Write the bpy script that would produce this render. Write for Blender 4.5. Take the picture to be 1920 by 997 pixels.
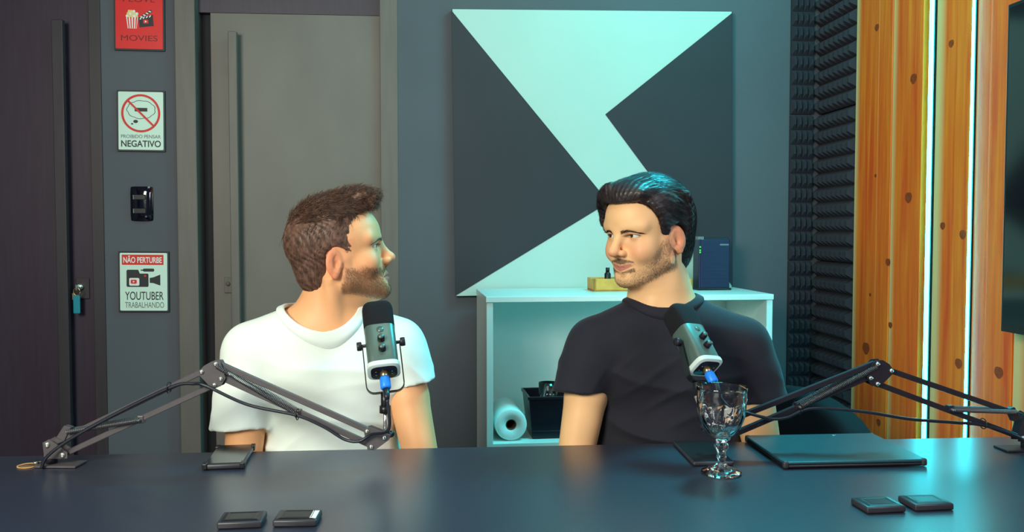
import bpy, bmesh, math, random
import numpy as np
from mathutils import Vector, Matrix, kdtree

for o in list(bpy.data.objects):
    bpy.data.objects.remove(o, do_unlink=True)
random.seed(7)
rng = np.random.default_rng(7)
scene = bpy.context.scene
COL = scene.collection
R = math.radians
PI = math.pi


def lin(r, g, b):
    def c(v):
        v /= 255.0
        return v / 12.92 if v <= .04045 else ((v + .055) / 1.055) ** 2.4
    return (c(r), c(g), c(b), 1.0)


# ------------------------------------------------------------------ camera
cam_d = bpy.data.cameras.new('camera')
cam_d.sensor_width = 36.0
cam_d.lens = 36.0 * 1650.0 / 1920.0
cam = bpy.data.objects.new('camera', cam_d)
COL.objects.link(cam)
cam.location = (0, 0, 1.226)
cam.rotation_euler = (R(90) - math.atan(68.5 / 1650.0), 0, R(-4.5))
cam_d.clip_start = .05
scene.camera = cam

# ------------------------------------------------------------------ world, lamps, exposure
world = bpy.data.worlds.new('world')
scene.world = world
world.use_nodes = True
bg = world.node_tree.nodes['Background']
bg.inputs[0].default_value = (.32, .34, .52, 1)
bg.inputs[1].default_value = .17

vs = scene.view_settings
vs.view_transform = 'Standard'
vs.look = 'None'
vs.exposure = 0.0
vs.gamma = 1.0
vs.use_curve_mapping = False


def area(name, loc, target, size, power, color, size_y=None, spread=180):
    d = bpy.data.lights.new(name, 'AREA')
    d.energy = power
    d.color = color
    d.size = size
    if size_y:
        d.shape = 'RECTANGLE'
        d.size_y = size_y
    d.spread = R(spread)
    o = bpy.data.objects.new(name, d)
    COL.objects.link(o)
    o.location = loc
    v = Vector(target) - Vector(loc)
    o.rotation_euler = v.to_track_quat('-Z', 'Y').to_euler()
    return o


# softbox in front on the left, a warm studio lamp, and added teal and fill lights on the right
area('softbox_key', (-1.25, -.05, 1.95), (-.05, 2.1, 1.05), .9, 68, (.97, 1.0, .84))
area('ceiling_panel', (-.05, 1.6, 2.75), (.0, 2.3, 1.0), 1.0, 10, (.80, 1.0, .90))
area('teal_wash', (.95, 2.45, 2.70), (.55, 3.1, 1.0), .5, 13, (.10, .95, .88))
area('cool_fill', (1.25, .55, 1.75), (-.1, 2.1, 1.0), .5, 9, (.80, .88, 1.0))
area('teal_rim', (1.08, 2.60, 2.45), (.45, 2.1, .9), .3, 13, (.02, .80, 1.0), spread=100)  # unseen rim light, added because the strips alone are too weak


# ------------------------------------------------------------------ materials
def mat(name, col, rough=.5, metal=0.0, spec=.5, noise=0.0, nscale=8.0, bump=0.0, bscale=60.0, sss=0.0, emit=None, estr=0.0,
        trans=0.0, ior=1.45, stretch=(1, 1, 1), coat=0.0, sheen=0.0, rnoise=0.0):
    m = bpy.data.materials.new(name)
    m.use_nodes = True
    nt = m.node_tree
    b = nt.nodes['Principled BSDF']
    b.inputs['Base Color'].default_value = col
    b.inputs['Roughness'].default_value = rough
    b.inputs['Metallic'].default_value = metal
    b.inputs['Specular IOR Level'].default_value = spec
    b.inputs['IOR'].default_value = ior
    if trans:
        b.inputs['Transmission Weight'].default_value = trans
    if coat:
        b.inputs['Coat Weight'].default_value = coat
        b.inputs['Coat Roughness'].default_value = .08
    if sheen:
        b.inputs['Sheen Weight'].default_value = sheen
        b.inputs['Sheen Roughness'].default_value = .4
    if sss:
        b.inputs['Subsurface Weight'].default_value = sss
        b.inputs['Subsurface Radius'].default_value = (.012, .005, .003)
        b.inputs['Subsurface Scale'].default_value = 1.0
    if emit:
        b.inputs['Emission Color'].default_value = emit
        b.inputs['Emission Strength'].default_value = estr
    if noise or bump or rnoise:
        tc = nt.nodes.new('ShaderNodeTexCoord')
        mp = nt.nodes.new('ShaderNodeMapping')
        mp.inputs['Scale'].default_value = stretch
        nt.links.new(tc.outputs['Object'], mp.inputs[0])
    if noise or rnoise:
        n = nt.nodes.new('ShaderNodeTexNoise')
        n.inputs['Scale'].default_value = nscale
        n.inputs['Detail'].default_value = 6
        nt.links.new(mp.outputs[0], n.inputs['Vector'])
        if noise:
            mx = nt.nodes.new('ShaderNodeMixRGB')
            mx.blend_type = 'MULTIPLY'
            mx.inputs[0].default_value = 1.0
            mx.inputs[1].default_value = col
            rp = nt.nodes.new('ShaderNodeMapRange')
            rp.inputs['From Min'].default_value = .3
            rp.inputs['From Max'].default_value = .7
            rp.inputs['To Min'].default_value = 1 - noise
            rp.inputs['To Max'].default_value = 1 + noise
            nt.links.new(n.outputs[0], rp.inputs[0])
            nt.links.new(rp.outputs[0], mx.inputs[2])
            nt.links.new(mx.outputs[0], b.inputs['Base Color'])
        if rnoise:
            rr = nt.nodes.new('ShaderNodeMapRange')
            rr.inputs['From Min'].default_value = .3
            rr.inputs['From Max'].default_value = .7
            rr.inputs['To Min'].default_value = rough - rnoise
            rr.inputs['To Max'].default_value = rough + rnoise
            nt.links.new(n.outputs[0], rr.inputs[0])
            nt.links.new(rr.outputs[0], b.inputs['Roughness'])
    if bump:
        n2 = nt.nodes.new('ShaderNodeTexNoise')
        n2.inputs['Scale'].default_value = bscale
        n2.inputs['Detail'].default_value = 4
        nt.links.new(mp.outputs[0], n2.inputs['Vector'])
        bp = nt.nodes.new('ShaderNodeBump')
        bp.inputs['Strength'].default_value = bump
        bp.inputs['Distance'].default_value = .002
        nt.links.new(n2.outputs[0], bp.inputs['Height'])
        nt.links.new(bp.outputs[0], b.inputs['Normal'])
    return m


def wood_mat():
    m = bpy.data.materials.new('pine_wood')
    m.use_nodes = True
    nt = m.node_tree
    N = nt.nodes
    L = nt.links
    b = N['Principled BSDF']
    b.inputs['Roughness'].default_value = .45
    tc = N.new('ShaderNodeTexCoord')
    oi = N.new('ShaderNodeObjectInfo')
    off = N.new('ShaderNodeVectorMath'); off.operation = 'ADD'
    cmb = N.new('ShaderNodeCombineXYZ')
    ml = N.new('ShaderNodeMath'); ml.operation = 'MULTIPLY'; ml.inputs[1].default_value = 37.0
    L.new(oi.outputs['Random'], ml.inputs[0])
    L.new(ml.outputs[0], cmb.inputs[1]); L.new(ml.outputs[0], cmb.inputs[2])
    L.new(tc.outputs['Object'], off.inputs[0]); L.new(cmb.outputs[0], off.inputs[1])
    mp = N.new('ShaderNodeMapping'); mp.inputs['Scale'].default_value = (1, 16, .9)
    L.new(off.outputs[0], mp.inputs[0])
    n1 = N.new('ShaderNodeTexNoise'); n1.inputs['Scale'].default_value = 2.2; n1.inputs['Detail'].default_value = 5; n1.inputs['Distortion'].default_value = .5
    L.new(mp.outputs[0], n1.inputs['Vector'])
    mp2 = N.new('ShaderNodeMapping'); mp2.inputs['Scale'].default_value = (1, 120, 2.5)
    L.new(off.outputs[0], mp2.inputs[0])
    n2 = N.new('ShaderNodeTexNoise'); n2.inputs['Scale'].default_value = 2.0; n2.inputs['Detail'].default_value = 3
    L.new(mp2.outputs[0], n2.inputs['Vector'])
    r1 = N.new('ShaderNodeValToRGB')
    r1.color_ramp.elements[0].position = .32; r1.color_ramp.elements[0].color = lin(238, 82, 4)
    r1.color_ramp.elements[1].position = .68; r1.color_ramp.elements[1].color = lin(255, 138, 26)
    L.new(n1.outputs[0], r1.inputs[0])
    mg = N.new('ShaderNodeMixRGB'); mg.blend_type = 'MULTIPLY'; mg.inputs[0].default_value = .28
    r2 = N.new('ShaderNodeValToRGB')
    r2.color_ramp.elements[0].position = .35; r2.color_ramp.elements[0].color = (.55, .42, .3, 1)
    r2.color_ramp.elements[1].position = .6; r2.color_ramp.elements[1].color = (1, 1, 1, 1)
    L.new(n2.outputs[0], r2.inputs[0])
    L.new(r1.outputs[0], mg.inputs[1]); L.new(r2.outputs[0], mg.inputs[2])
    # light strip spill painted pale along one board edge (object property: share of width)
    at = N.new('ShaderNodeAttribute'); at.attribute_type = 'OBJECT'; at.attribute_name = 'led_spill'
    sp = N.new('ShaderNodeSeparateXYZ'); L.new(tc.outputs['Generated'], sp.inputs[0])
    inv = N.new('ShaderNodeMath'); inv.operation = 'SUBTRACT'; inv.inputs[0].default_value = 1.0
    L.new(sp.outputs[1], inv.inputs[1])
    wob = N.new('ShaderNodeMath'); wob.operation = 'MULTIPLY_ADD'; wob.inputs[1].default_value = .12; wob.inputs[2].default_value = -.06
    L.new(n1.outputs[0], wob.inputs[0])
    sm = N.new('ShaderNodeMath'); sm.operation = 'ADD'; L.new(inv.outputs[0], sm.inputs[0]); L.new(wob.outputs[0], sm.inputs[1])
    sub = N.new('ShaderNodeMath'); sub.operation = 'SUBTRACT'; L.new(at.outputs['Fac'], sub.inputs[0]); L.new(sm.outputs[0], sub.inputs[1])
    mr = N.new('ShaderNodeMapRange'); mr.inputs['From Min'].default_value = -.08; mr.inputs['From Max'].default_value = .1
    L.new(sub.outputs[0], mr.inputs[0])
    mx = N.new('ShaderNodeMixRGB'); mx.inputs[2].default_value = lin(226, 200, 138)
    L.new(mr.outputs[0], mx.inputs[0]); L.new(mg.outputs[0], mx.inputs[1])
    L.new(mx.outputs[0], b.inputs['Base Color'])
    bp = N.new('ShaderNodeBump'); bp.inputs['Strength'].default_value = .15; bp.inputs['Distance'].default_value = .001
    L.new(n2.outputs[0], bp.inputs['Height']); L.new(bp.outputs[0], b.inputs['Normal'])
    return m


def vcol_mat(name, rough=.5, sss=0.0, bump=0.0, bscale=300, spec=.4):
    m = mat(name, (.5, .5, .5, 1), rough, sss=sss, bump=bump, bscale=bscale, spec=spec)
    nt = m.node_tree
    a = nt.nodes.new('ShaderNodeVertexColor')
    a.layer_name = 'Col'
    nt.links.new(a.outputs[0], nt.nodes['Principled BSDF'].inputs['Base Color'])
    return m


M = {
    'wall': mat('grey_wall_paint', lin(88, 92, 100), .75, noise=.05, nscale=3, bump=.08, bscale=220),
    'floor': mat('dark_floor', lin(70, 66, 64), .45, noise=.15, nscale=5),
    'ceiling': mat('ceiling_paint', lin(90, 92, 95), .8),
    'door': mat('door_laminate', lin(104, 94, 88), .5, noise=.12, nscale=5, bump=.05, bscale=90, stretch=(14, 14, 1)),
    'door_b': mat('door_laminate_worn', lin(112, 104, 98), .5, noise=.10, nscale=3.5, stretch=(1.5, 1, .8)),
    'door_dark': mat('door_laminate_dark', lin(60, 47, 62), .45, noise=.12, nscale=5, stretch=(14, 14, 1)),  # left door's unlit look put into the colour; the header shares it
    'trim': mat('frame_laminate', lin(106, 98, 93), .5, noise=.08, nscale=5, stretch=(10, 10, 1)),
    'trim_shaded': mat('frame_laminate_shaded', lin(60, 52, 58), .45, noise=.08, nscale=5, stretch=(10, 10, 1)),  # frame laminate with the left door's shade put into its colour
    'gap_shade': mat('recess_shade', lin(26, 25, 32), .7),
    'charcoal': mat('charcoal_panel', lin(46, 46, 54), .6, noise=.06, nscale=5),
    'white': mat('white_paint', lin(188, 212, 204), .5, noise=.02, nscale=4),
    'melamine': mat('white_melamine', lin(226, 234, 228), .35, noise=.02, nscale=4),
    'foam': mat('acoustic_foam', lin(52, 48, 58), .9, bump=.3, bscale=500),
    'wood': wood_mat(),
    'knot': mat('wood_knot', lin(150, 60, 14), .5, noise=.35, nscale=120),
    'led': mat('led_diffuser', (.8, 1, .95, 1), .4, emit=(.012, .84, 1.0, 1), estr=38.0),
    'alu': mat('dark_aluminium', lin(64, 72, 80), .4, metal=.6),
    'screen': mat('tv_screen', lin(10, 12, 20), .12, spec=.6),
    'blackplastic': mat('black_plastic', lin(24, 24, 28), .35, noise=.1, nscale=30),
    'satin': mat('satin_black_table', lin(42, 45, 60), .31, spec=.5, ior=1.95, noise=.03, nscale=3),
    'tableedge': mat('table_edge', lin(24, 26, 32), .4),
    'rawwood': mat('raw_board', lin(210, 160, 100), .7, noise=.2, nscale=60),
    'armgrey': mat('arm_grey_paint', lin(92, 86, 90), .42, metal=.25, noise=.06, nscale=40),
    'armblack': mat('arm_black_paint', lin(44, 42, 52), .4, metal=.25, noise=.06, nscale=40),
    'steel': mat('bolt_steel', lin(225, 222, 215), .25, metal=.9),
    'spring': mat('spring_steel', lin(112, 108, 112), .35, metal=.7),
    'cable': mat('black_cable', lin(30, 32, 44), .35),
    'micbody': mat('mic_metal', lin(92, 112, 106), .38, metal=.35, noise=.05, nscale=40),
    'micfoam': mat('mic_foam', lin(16, 13, 20), .95, bump=.6, bscale=900),
    'micring': mat('mic_ring', lin(206, 218, 212), .4, emit=(.75, 1, .93, 1), estr=.08),
    'micpanel': mat('mic_panel', lin(24, 20, 32), .4),
    'brass': mat('plug_metal', lin(200, 176, 130), .3, metal=.9),
    'blueplug': mat('blue_plug', lin(36, 138, 255), .4),
    'glass': mat('clear_glass', (1, 1, 1, 1), .0, trans=1.0, ior=1.47),
    'phonecase': mat('phone_case', lin(52, 50, 58), .4),
    'phoneglass': mat('phone_glass', lin(34, 40, 42), .16, spec=.5, ior=1.9),
    'teallid': mat('laptop_lid', lin(44, 84, 92), .38, metal=.3, noise=.05, nscale=30),
    'redsign': mat('red_sign', lin(232, 28, 30), .45, noise=.03, nscale=20),
    'mintsign': mat('white_sign', lin(214, 240, 226), .45),
    'signblack': mat('sign_ink', lin(38, 40, 46), .5),
    'signgrey': mat('sign_ink_grey', lin(110, 118, 116), .5),
    'signred': mat('sign_red_ink', lin(222, 44, 36), .5),
    'signdarkred': mat('sign_dark_red_ink', lin(118, 14, 18), .5),
    'signwhite': mat('sign_white_ink', lin(240, 240, 236), .5),
    'signyellow': mat('sign_yellow_ink', lin(240, 214, 140), .5),
    'signframe': mat('sign_frame', lin(46, 47, 52), .5),
    'gloss': mat('glossy_black', lin(10, 10, 24), .06, spec=.8, coat=1),
    'tealtag': mat('teal_tag', lin(32, 140, 160), .4),
    'router': mat('router_plastic', lin(24, 28, 66), .45),
    'led_green': mat('green_led', (0, .2, 0, 1), .4, emit=(.05, 1, .1, 1), estr=1.2),
    'kraft': mat('yellow_wood_tray', lin(228, 164, 76), .6, noise=.15, nscale=30),
    'paper': mat('paper_towel', lin(232, 238, 234), .9, bump=.5, bscale=260),
    'card': mat('cardboard_core', lin(120, 90, 66), .9),
    'bin': mat('black_bin', lin(26, 26, 36), .3),
    'leather': mat('black_leather', lin(12, 12, 18), .7, spec=.2, bump=.2, bscale=200),
    'shirt_w': mat('white_cotton', lin(236, 242, 236), .85, bump=.25, bscale=900),
    'shirt_b': mat('black_cotton', lin(29, 27, 39), .85, bump=.3, bscale=900, sheen=.1),
    'denim': mat('dark_denim', lin(38, 44, 60), .85, bump=.3, bscale=700),
    'shoe': mat('shoe_leather', lin(40, 38, 40), .5),
    'eye': mat('eye_white', lin(226, 216, 206), .12),
    'iris': mat('brown_iris', lin(58, 34, 20), .08),
    'pupil': mat('pupil', lin(8, 6, 6), .05),
    'skin': vcol_mat('skin', .48, sss=.12, bump=.12, bscale=420),
    'hair_brown': mat('brown_hair', lin(104, 74, 62), .48, noise=.5, nscale=90, spec=.45),
    'hair_black': mat('black_hair', lin(46, 36, 38), .40, noise=.5, nscale=90, spec=.5),
    'beard_brown': mat('brown_beard', lin(128, 88, 66), .7, noise=.3, nscale=90),
    'beard_black': mat('black_beard', lin(84, 66, 60), .6, noise=.3, nscale=90),
}
M['skin'].node_tree.nodes['Principled BSDF'].inputs['Subsurface Radius'].default_value = (.010, .004, .002)


# ------------------------------------------------------------------ object helpers
def link(o, parent=None):
    COL.objects.link(o)
    if parent is not None:
        o.parent = parent
    return o


def mesh_obj(name, verts, faces, material, parent=None, smooth=False, loc=None, rot=None):
    me = bpy.data.meshes.new(name)
    me.from_pydata([tuple(v) for v in verts], [], [tuple(f) for f in faces])
    me.update()
    if smooth:
        me.polygons.foreach_set('use_smooth', [True] * len(me.polygons))
    me.materials.append(M[material] if isinstance(material, str) else material)
    o = bpy.data.objects.new(name, me)
    if loc is not None:
        o.location = loc
    if rot is not None:
        o.rotation_euler = rot
    return link(o, parent)


def bm_obj(name, bm, material, parent=None, smooth=False, loc=None, rot=None, angle=None):
    bmesh.ops.recalc_face_normals(bm, faces=bm.faces)
    me = bpy.data.meshes.new(name)
    bm.to_mesh(me)
    bm.free()
    if smooth:
        me.polygons.foreach_set('use_smooth', [True] * len(me.polygons))
        if angle:
            me.set_sharp_from_angle(angle=R(angle))
    me.materials.append(M[material] if isinstance(material, str) else material)
    o = bpy.data.objects.new(name, me)
    if loc is not None:
        o.location = loc
    if rot is not None:
        o.rotation_euler = rot
    return link(o, parent)


def thing(name, label, cat, loc=(0, 0, 0), rot=(0, 0, 0), group=None):
    o = bpy.data.objects.new(name, None)
    o.empty_display_size = .05
    o.location = loc
    o.rotation_euler = rot
    o['label'] = label
    o['category'] = cat
    if group:
        o['group'] = group
    return link(o)


def tag(o, label, cat, group=None):
    o['label'] = label
    o['category'] = cat
    if group:
        o['group'] = group
    return o


def struct(o, label=None):
    o['kind'] = 'structure'
    if label:
        o['label'] = label
    return o


def bm_box(lo, hi, bev=0.0, seg=2, bm=None):
    own = bm is None
    if own:
        bm = bmesh.new()
    c = [(a + b) / 2 for a, b in zip(lo, hi)]
    s = [abs(b - a) for a, b in zip(lo, hi)]
    r = bmesh.ops.create_cube(bm, size=1.0, matrix=Matrix.Translation(c) @ Matrix.Diagonal((*s, 1)))
    if bev:
        es = list({e for v in r['verts'] for e in v.link_edges})
        bmesh.ops.bevel(bm, geom=es, offset=bev, segments=seg, affect='EDGES', profile=.5)
    return bm


def box(name, lo, hi, material, parent=None, bev=0.0, seg=2, **k):
    return bm_obj(name, bm_box(lo, hi, bev, seg), material, parent, **k)


def ring_frame(t, prev):
    n = prev - t * prev.dot(t)
    if n.length < 1e-6:
        n = t.orthogonal()
    return n.normalized()


def tube_data(pts, rad, sides=8, caps=True):
    pts = [Vector(p) for p in pts]
    n = len(pts)
    rads = rad if hasattr(rad, '__len__') else [rad] * n
    verts, faces = [], []
    prev = Vector((.13, .21, .97))
    for i, p in enumerate(pts):
        t = (pts[min(i + 1, n - 1)] - pts[max(i - 1, 0)]).normalized()
        prev = ring_frame(t, prev)
        bi = t.cross(prev)
        for k in range(sides):
            a = 2 * PI * k / sides
            verts.append(p + (prev * math.cos(a) + bi * math.sin(a)) * rads[i])
    for i in range(n - 1):
        for k in range(sides):
            k2 = (k + 1) % sides
            faces.append((i * sides + k, i * sides + k2, (i + 1) * sides + k2, (i + 1) * sides + k))
    if caps:
        faces.append(tuple(range(sides))[::-1])
        faces.append(tuple((n - 1) * sides + k for k in range(sides)))
    return verts, faces


def tube(name, pts, rad, material, parent=None, sides=10, **k):
    v, f = tube_data(pts, rad, sides)
    return mesh_obj(name, v, f, material, parent, smooth=True, **k)


def spline(pts, per=8):
    pts = [Vector(p) for p in pts]
    out = []
    n = len(pts)
    for i in range(n - 1):
        p0, p1, p2, p3 = pts[max(i - 1, 0)], pts[i], pts[i + 1], pts[min(i + 2, n - 1)]
        for k in range(per):
            t = k / per
            out.append(.5 * ((2 * p1) + (p2 - p0) * t + (2 * p0 - 5 * p1 + 4 * p2 - p3) * t * t + (3 * p1 - p0 - 3 * p2 + p3) * t ** 3))
    out.append(pts[-1])
    return out


def lathe(name, prof, material, parent=None, seg=40, rfun=None, smooth=True, **k):
    verts, faces = [], []
    n = len(prof)
    for i, (r, z) in enumerate(prof):
        for s in range(seg):
            a = 2 * PI * s / seg
            rr = r if rfun is None else rfun(i, r, z, a)
            verts.append((rr * math.cos(a), rr * math.sin(a), z))
    for i in range(n - 1):
        for s in range(seg):
            s2 = (s + 1) % seg
            faces.append((i * seg + s, i * seg + s2, (i + 1) * seg + s2, (i + 1) * seg + s))
    ring_ = prof[0] == prof[-1]
    if prof[0][0] > 1e-5 and not ring_:
        faces.append(tuple(range(seg))[::-1])
    if prof[-1][0] > 1e-5 and not ring_:
        faces.append(tuple((n - 1) * seg + s for s in range(seg)))
    bm = bmesh.new()
    vs_ = [bm.verts.new(v) for v in verts]
    for f in faces:
        try:
            bm.faces.new([vs_[q] for q in f])
        except ValueError:
            pass
    bmesh.ops.remove_doubles(bm, verts=bm.verts, dist=1e-6)
    return bm_obj(name, bm, material, parent, smooth=smooth, **k)


def prism_xz(name, pts, y0, y1, material, parent=None, bev=0.0, **k):
    """polygon in the XZ plane given thickness along Y"""
    bm = bmesh.new()
    a = [bm.verts.new((x, y0, z)) for x, z in pts]
    b = [bm.verts.new((x, y1, z)) for x, z in pts]
    bm.faces.new(a)
    bm.faces.new(b[::-1])
    for i in range(len(pts)):
        j = (i + 1) % len(pts)
        bm.faces.new((a[i], b[i], b[j], a[j]))
    if bev:
        bmesh.ops.bevel(bm, geom=list(bm.edges), offset=bev, segments=1, affect='EDGES')
    return bm_obj(name, bm, material, parent, **k)


def rrect(w, h, r, n=6, cx=0.0, cz=0.0):
    out = []
    for sx, sz, a0 in ((1, 1, 0), (-1, 1, 90), (-1, -1, 180), (1, -1, 270)):
        for i in range(n + 1):
            a = R(a0 + 90 * i / n)
            out.append((cx + sx * (w / 2 - r) + r * math.cos(a), cz + sz * (h / 2 - r) + r * math.sin(a)))
    return out


def circle(r, n=32, cx=0.0, cz=0.0, sx=1.0):
    return [(cx + r * sx * math.cos(2 * PI * i / n), cz + r * math.sin(2 * PI * i / n)) for i in range(n)]


def text_mesh(name, s, cx, cz, w, h, y, material, parent, bold=0.0):
    cu = bpy.data.curves.new('tmp_text', 'FONT')
    cu.body = s
    cu.size = 1.0
    cu.extrude = .004
    cu.offset = bold
    t = bpy.data.objects.new('tmp_text', cu)
    COL.objects.link(t)
    bpy.context.view_layer.update()
    dg = bpy.context.evaluated_depsgraph_get()
    me = bpy.data.meshes.new_from_object(t.evaluated_get(dg))
    bpy.data.objects.remove(t, do_unlink=True)
    bpy.data.curves.remove(cu)
    co = np.empty(len(me.vertices) * 3)
    me.vertices.foreach_get('co', co)
    co = co.reshape(-1, 3)
    lo, hi = co.min(0), co.max(0)
    x = (co[:, 0] - (lo[0] + hi[0]) / 2) / (hi[0] - lo[0]) * w + cx
    z = (co[:, 1] - (lo[1] + hi[1]) / 2) / (hi[1] - lo[1]) * h + cz
    yy = y - (co[:, 2] - lo[2]) / max(hi[2] - lo[2], 1e-6) * .0005
    me.vertices.foreach_set('co', np.stack([x, yy, z], 1).ravel())
    me.update()
    me.materials.clear()
    me.materials.append(M[material])
    me.name = name
    return link(bpy.data.objects.new(name, me), parent)
# ================================================================== THE ROOM
YB = 3.40          # back wall face
XW = 1.50          # right wall face (boards and foam stand proud of it)
bm = bmesh.new()
for lo, hi in (((-2.6, YB, 0), (-2.15, YB + .14, 2.8)), ((-1.262, YB, 0), (-.986, YB + .14, 2.8)), ((-.168, YB, 0), (XW + .1, YB + .14, 2.8)),
               ((-2.15, YB, 2.2), (-1.262, YB + .14, 2.8)), ((-.986, YB, 2.2), (-.168, YB + .14, 2.8)), ((-2.15, YB + .13, 0), (-1.262, YB + .14, 2.2)),
               ((-.986, YB + .13, 0), (-.168, YB + .14, 2.2))):
    bm_box(lo, hi, bm=bm)
struct(bm_obj('wall_back', bm, 'wall'), 'dark grey painted back wall with two door openings')
struct(box('floor', (-2.6, -.8, -.06), (1.6, 3.54, 0), 'floor'), 'dark studio floor')
struct(box('wall_left', (-2.7, -.8, 0), (-2.6, 3.54, 2.8), 'wall'), 'dark grey side wall beyond the left door')
wall_r = struct(box('wall_right', (XW, -.8, 0), (1.6, YB, 2.8), 'alu'), 'right side wall clad in upright pine boards with light strips')

# doors
d1 = struct(bpy.data.objects.new('door_1', None), 'shaded door with a long upright bar handle and keys in its lock')
link(d1)
box('door_leaf', (-2.12, YB + .015, .01), (-1.302, YB + .055, 2.18), 'door_dark', d1)
box('door_handle', (-1.418, YB - .045, .35), (-1.378, YB - .020, 1.99), 'trim_shaded', d1, bev=.003)
for z in (.5, 1.84):
    box('handle_mount', (-1.405, YB - .022, z), (-1.391, YB + .016, z + .03), 'trim_shaded', d1)
box('door_trim', (-1.302, YB - .006, 0), (-1.260, YB + .055, 2.2), 'trim_shaded', d1, bev=.002)
box('lock_plate', (-1.372, YB + .009, .965), (-1.322, YB + .016, 1.045), 'trim_shaded', d1, bev=.003)
lathe('lock_cylinder', [(0, 0), (.012, 0), (.012, .014), (.009, .018), (0, .018)], 'steel', d1, seg=20, loc=(-1.352, YB + .010, 1.012), rot=(R(90), 0, 0))

d2 = struct(bpy.data.objects.new('door_2', None), 'brown grey door with a long upright bar handle behind the man in white')
link(d2)
box('door_leaf', (-.867, YB + .020, .01), (-.236, YB + .06, 2.038), 'door_b', d2)
box('door_handle', (-.792, YB - .035, .35), (-.760, YB - .010, 1.96), 'trim', d2, bev=.003)
for z in (.5, 1.82):
    box('handle_mount', (-.783, YB - .012, z), (-.769, YB + .021, z + .03), 'trim', d2)
box('door_header', (-.914, YB + .03, 2.042), (-.236, YB + .09, 2.2), 'door_dark', d2)
box('door_trim', (-.988, YB - .022, 0), (-.914, YB + .10, 2.2), 'trim', d2, bev=.003)
box('door_trim', (-.236, YB - .004, 0), (-.168, YB + .10, 2.2), 'trim', d2, bev=.003)
box('gap_shade_strip', (-.914, YB + .07, 0), (-.862, YB + .11, 2.2), 'gap_shade', d2)  # black strip stands in for the deep shadow of the recess
box('lock_plate', (-.828, YB + .013, .985), (-.800, YB + .021, 1.045), 'trim', d2, bev=.002)
lathe('lock_cylinder', [(0, 0), (.008, 0), (.008, .006), (0, .006)], 'trim', d2, seg=18, loc=(-.814, YB + .013, 1.02), rot=(R(90), 0, 0))

# keys hanging in the lock of the left door
k = thing('key_ring', 'key ring with a teal tag hanging from the left door lock', 'keys', (-1.352, YB - .009, 1.012))
box('key', (-.0015, -.028, -.010), (.0015, .0, .010), 'steel', k)
tv, tf = tube_data([(.012 * math.cos(a), -.022, -.016 + .014 * math.sin(a)) for a in [2 * PI * i / 18 for i in range(19)]], .0014, 6)
mesh_obj('split_ring', tv, tf, 'brass', k, smooth=True)
box('key_tag', (-.013, -.027, -.098), (.012, -.019, -.030), 'tealtag', k, bev=.004)
box('key', (-.017, -.020, -.046), (-.009, -.018, -.022), 'brass', k)

# ------------------------------------------------------------------ cladding: boards, light strips, knots
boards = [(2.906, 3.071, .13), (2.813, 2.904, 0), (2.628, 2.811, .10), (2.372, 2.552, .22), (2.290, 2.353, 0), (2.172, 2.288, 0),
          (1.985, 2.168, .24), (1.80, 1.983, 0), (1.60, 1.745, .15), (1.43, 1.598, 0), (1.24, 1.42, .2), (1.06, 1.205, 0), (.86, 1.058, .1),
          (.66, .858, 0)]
plank_of = []
for i, (a, b, led_spill) in enumerate(boards):
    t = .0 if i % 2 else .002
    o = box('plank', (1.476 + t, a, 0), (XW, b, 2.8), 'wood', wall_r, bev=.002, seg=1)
    o['led_spill'] = float(led_spill)
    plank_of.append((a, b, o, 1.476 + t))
knot_pos = [(2.924, 1.914, .020), (2.682, 1.700, .026), (2.699, 1.328, .028), (2.818, 1.118, .020), (2.798, .910, .017), (2.963, .811, .034),
            (2.475, 1.766, .018), (2.500, 1.237, .018), (2.398, 1.212, .022), (2.405, .842, .024), (2.222, .846, .026), (2.862, .571, .02), (2.916, 1.41, .01), (2.94, 1.0, .01)]
for yk, zk, s in knot_pos:
    for a, b, o, xf in plank_of:
        if a < yk < b:
            v = [(xf - .0006, yk, zk)]
            n = 16
            for q in range(n):
                an = 2 * PI * q / n
                v.append((xf - .0004, yk + s * .75 * math.cos(an), zk + s * .62 * math.sin(an) * (1 + .12 * math.sin(3 * an))))
            mesh_obj('knot', v, [(0, 1 + (q + 1) % n, 1 + q) for q in range(n)], 'knot', o)


def led_strip(y, w, label, x=1.472):
    t = thing('light_strip', label, 'light strip', (0, 0, 0), group='light strips in the board wall')
    box('channel', (x + .004, y - w * .5 - .004, .02), (x + .018, y + w * .5 + .004, 2.78), 'alu', t)
    box('diffuser', (x, y - w * .5, .02), (x + .006, y + w * .5, 2.78), 'led', t, bev=.0015, seg=1)
    return t


led_strip(2.588, .019, 'wide glowing light strip in the dark gap between the pine boards', 1.478)
led_strip(2.3625, .009, 'thin glowing light strip between pine boards, next to the television', 1.470)
led_strip(1.772, .026, 'glowing light strip hidden behind the television', 1.478)

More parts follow.
